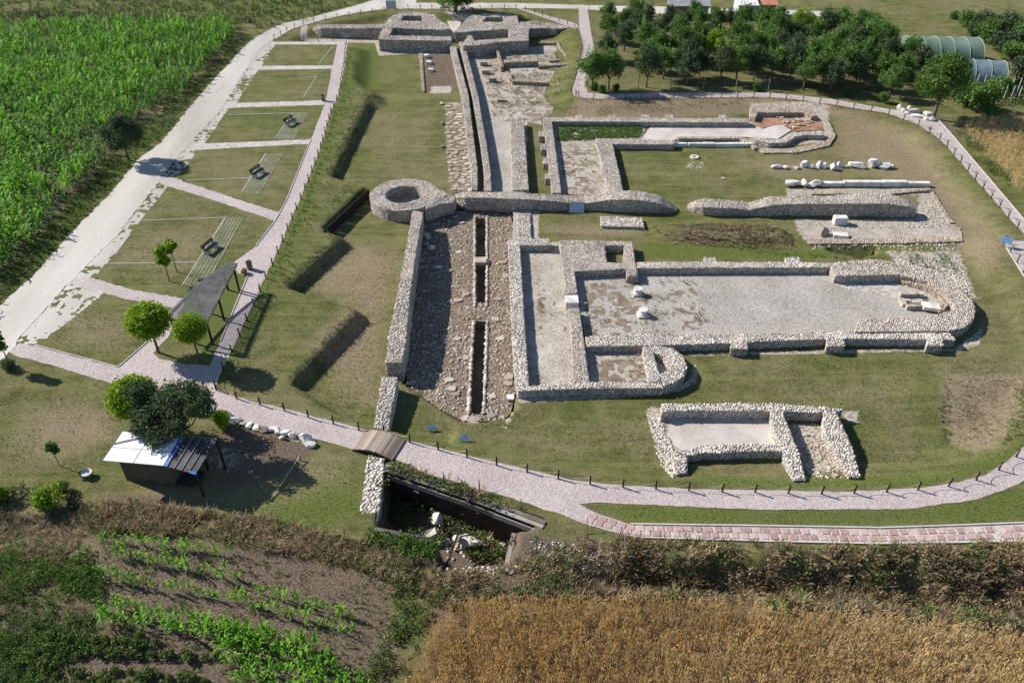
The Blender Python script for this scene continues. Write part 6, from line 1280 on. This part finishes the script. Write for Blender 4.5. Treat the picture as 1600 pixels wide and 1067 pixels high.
lawns = [([(-60, 570), (180, 604), (330, 650), (345, 690), (200, 670), (150, 770), (-60, 760)], 0), ([(262, 292), (400, 335), (429, 347), (400, 385), (290, 466), (205, 452), (146, 434)], 0), ([(164, 460), (270, 480), (230, 534), (185, 573), (62, 541)], 0), ([(330, 780), (430, 730), (560, 712), (566, 800), (480, 838), (330, 805)], 0),
         ([(650, 668), (900, 740), (1040, 750), (1010, 640), (820, 635), (700, 660)], -.6), ([(1085, 560), (1460, 552), (1470, 740), (1350, 755), (1340, 660), (1320, 636), (1040, 628)], -.8), ([(1460, 552), (1540, 510), (1640, 470), (1640, 690), (1560, 730), (1470, 745)], -.8), ([(450, 455), (560, 480), (600, 590), (590, 660), (350, 604)], -.6), ([(560, 380), (625, 400), (600, 560), (540, 480)], -.8),
         ([(910, 788), (1200, 798), (1460, 792), (1640, 745), (1640, 815), (1100, 818), (990, 816)], 0), ([(1070, 750), (1240, 756), (1450, 756), (1580, 700), (1600, 700), (1450, 762), (1200, 766), (1060, 760)], -.3)]
for k, (q, z) in enumerate(lawns): patch('lawn_grass', q, .36, TG, 'grass', .22, .5, .3, -.1, z=z, seed=211 + 4 * k)

# garden: plants one can count, each its own object
TCg = [corn_tmpl(40 + s_, 1.15) for s_ in range(4)]; cg = [mesh_np('corn_plant', v, f, M['corn']) for v, f in TCg]
TBn = [leafy_tmpl(60 + s_, 150, .48, .28, .065) for s_ in range(3)]; bn = [mesh_np('bean_plant', v, f, M['weed']) for v, f in TBn]
rows_c = [((165, 845), (365, 868), 16, .7), ((180, 868), (380, 908), 22, .9), ((165, 905), (400, 946), 24, .85), ((150, 948), (400, 985), 26, .9), ((160, 972), (440, 1006), 30, 1.0), ((330, 992), (500, 1018), 20, .95), ((350, 1016), (540, 1040), 20, .95), ((352, 1040), (580, 1066), 22, 1.0), ((360, 1064), (590, 1090), 20, 1.0), ((400, 925), (560, 968), 16, .7), ((400, 950), (560, 990), 16, .75), ((230, 850), (360, 872), 8, .8)]
row_names = ['the topmost row', 'the second row from the top', 'the third row from the top', 'the fourth row from the top', 'the fifth row from the top', 'the dense lower right rows, uppermost', 'the dense lower right rows, second', 'the dense lower right rows, third', 'the row along the bottom edge', 'the sparse upper right row', 'the sparse second right row', 'the short stub row at the top']
for (a, b, n, s_), rn in zip(rows_c, row_names):
    A_, B_ = Vector(G(*a)), Vector(G(*b))
    for k in range(n):
        if random.random() < .14: continue
        p = A_.lerp(B_, (k + random.uniform(-.35, .35)) / n); o = link('corn_plant', random.choice(cg), None, (p.x, p.y + random.gauss(0, .1), hz(p.x, p.y))); o.rotation_euler = (random.gauss(0, .08), random.gauss(0, .08), random.random() * 6.28)
        q = s_ * random.uniform(.7, 1.2); o.scale = (q, q, q); tag(o, 'young corn plant in the garden plot, in ' + rn, 'corn plant', 'corn plants in the garden plot')
for bi, (a, b, n) in enumerate((((80, 1000), (260, 1008), 12), ((60, 1020), (350, 1030), 18), ((30, 1045), (340, 1062), 18), ((10, 1066), (330, 1082), 18), ((130, 1005), (230, 1002), 6))):
    A_, B_ = Vector(G(*a)), Vector(G(*b))
    for k in range(n):
        p = A_.lerp(B_, (k + random.uniform(-.3, .3)) / n); o = link('bean_plant', random.choice(bn), None, (p.x, p.y + random.gauss(0, .12), 0)); o.rotation_euler = (0, 0, random.random() * 6.28); q = random.uniform(.7, 1.25); o.scale = (q, q, q)
        tag(o, 'round bushy bean plant in the garden plot, ' + ['the uppermost bean row', 'the second bean row', 'the third bean row', 'the bean row at the bottom edge', 'the short bean row among weeds'][bi], 'bean plant', 'bean plants in the garden plot')
patch('garden_weeds', [(160, 840), (620, 905), (600, 1067), (560, 1200), (0, 1200), (150, 1000)], .3, TG, 'weed', .35, .9, .3, .0, seed=301); patch('garden_weeds', [(160, 840), (620, 905), (600, 1067), (560, 1200), (0, 1200), (150, 1000)], .4, TLs, 'weed_dark', .3, .8, .3, .1, seed=305)
# vine rows beside the greenhouses with pale stakes
vr = scatter_pts([(1500, 140), (1640, 132), (1660, 172), (1540, 170)], (.5, 2.2), .5, 0, rows=R(0)); scatter('vine_rows', TLf, vr, 'lf_orch', 1.2, 2.0, .2)
for k in range(16):
    x, y = 1512 + (k % 8) * 11, 140 + (k // 8) * 14 + (k % 8) * .8; g = G(x, y); o = MB().bar((0, 0, -.1), (0, .1, 1.9), .08, .08).build('vine_stake', M['kerb']); o.location = g; tag(o, 'pale concrete stake standing in the vine rows beside the greenhouses', 'stake', 'stakes in the vine rows')
# black retaining board on the western bank
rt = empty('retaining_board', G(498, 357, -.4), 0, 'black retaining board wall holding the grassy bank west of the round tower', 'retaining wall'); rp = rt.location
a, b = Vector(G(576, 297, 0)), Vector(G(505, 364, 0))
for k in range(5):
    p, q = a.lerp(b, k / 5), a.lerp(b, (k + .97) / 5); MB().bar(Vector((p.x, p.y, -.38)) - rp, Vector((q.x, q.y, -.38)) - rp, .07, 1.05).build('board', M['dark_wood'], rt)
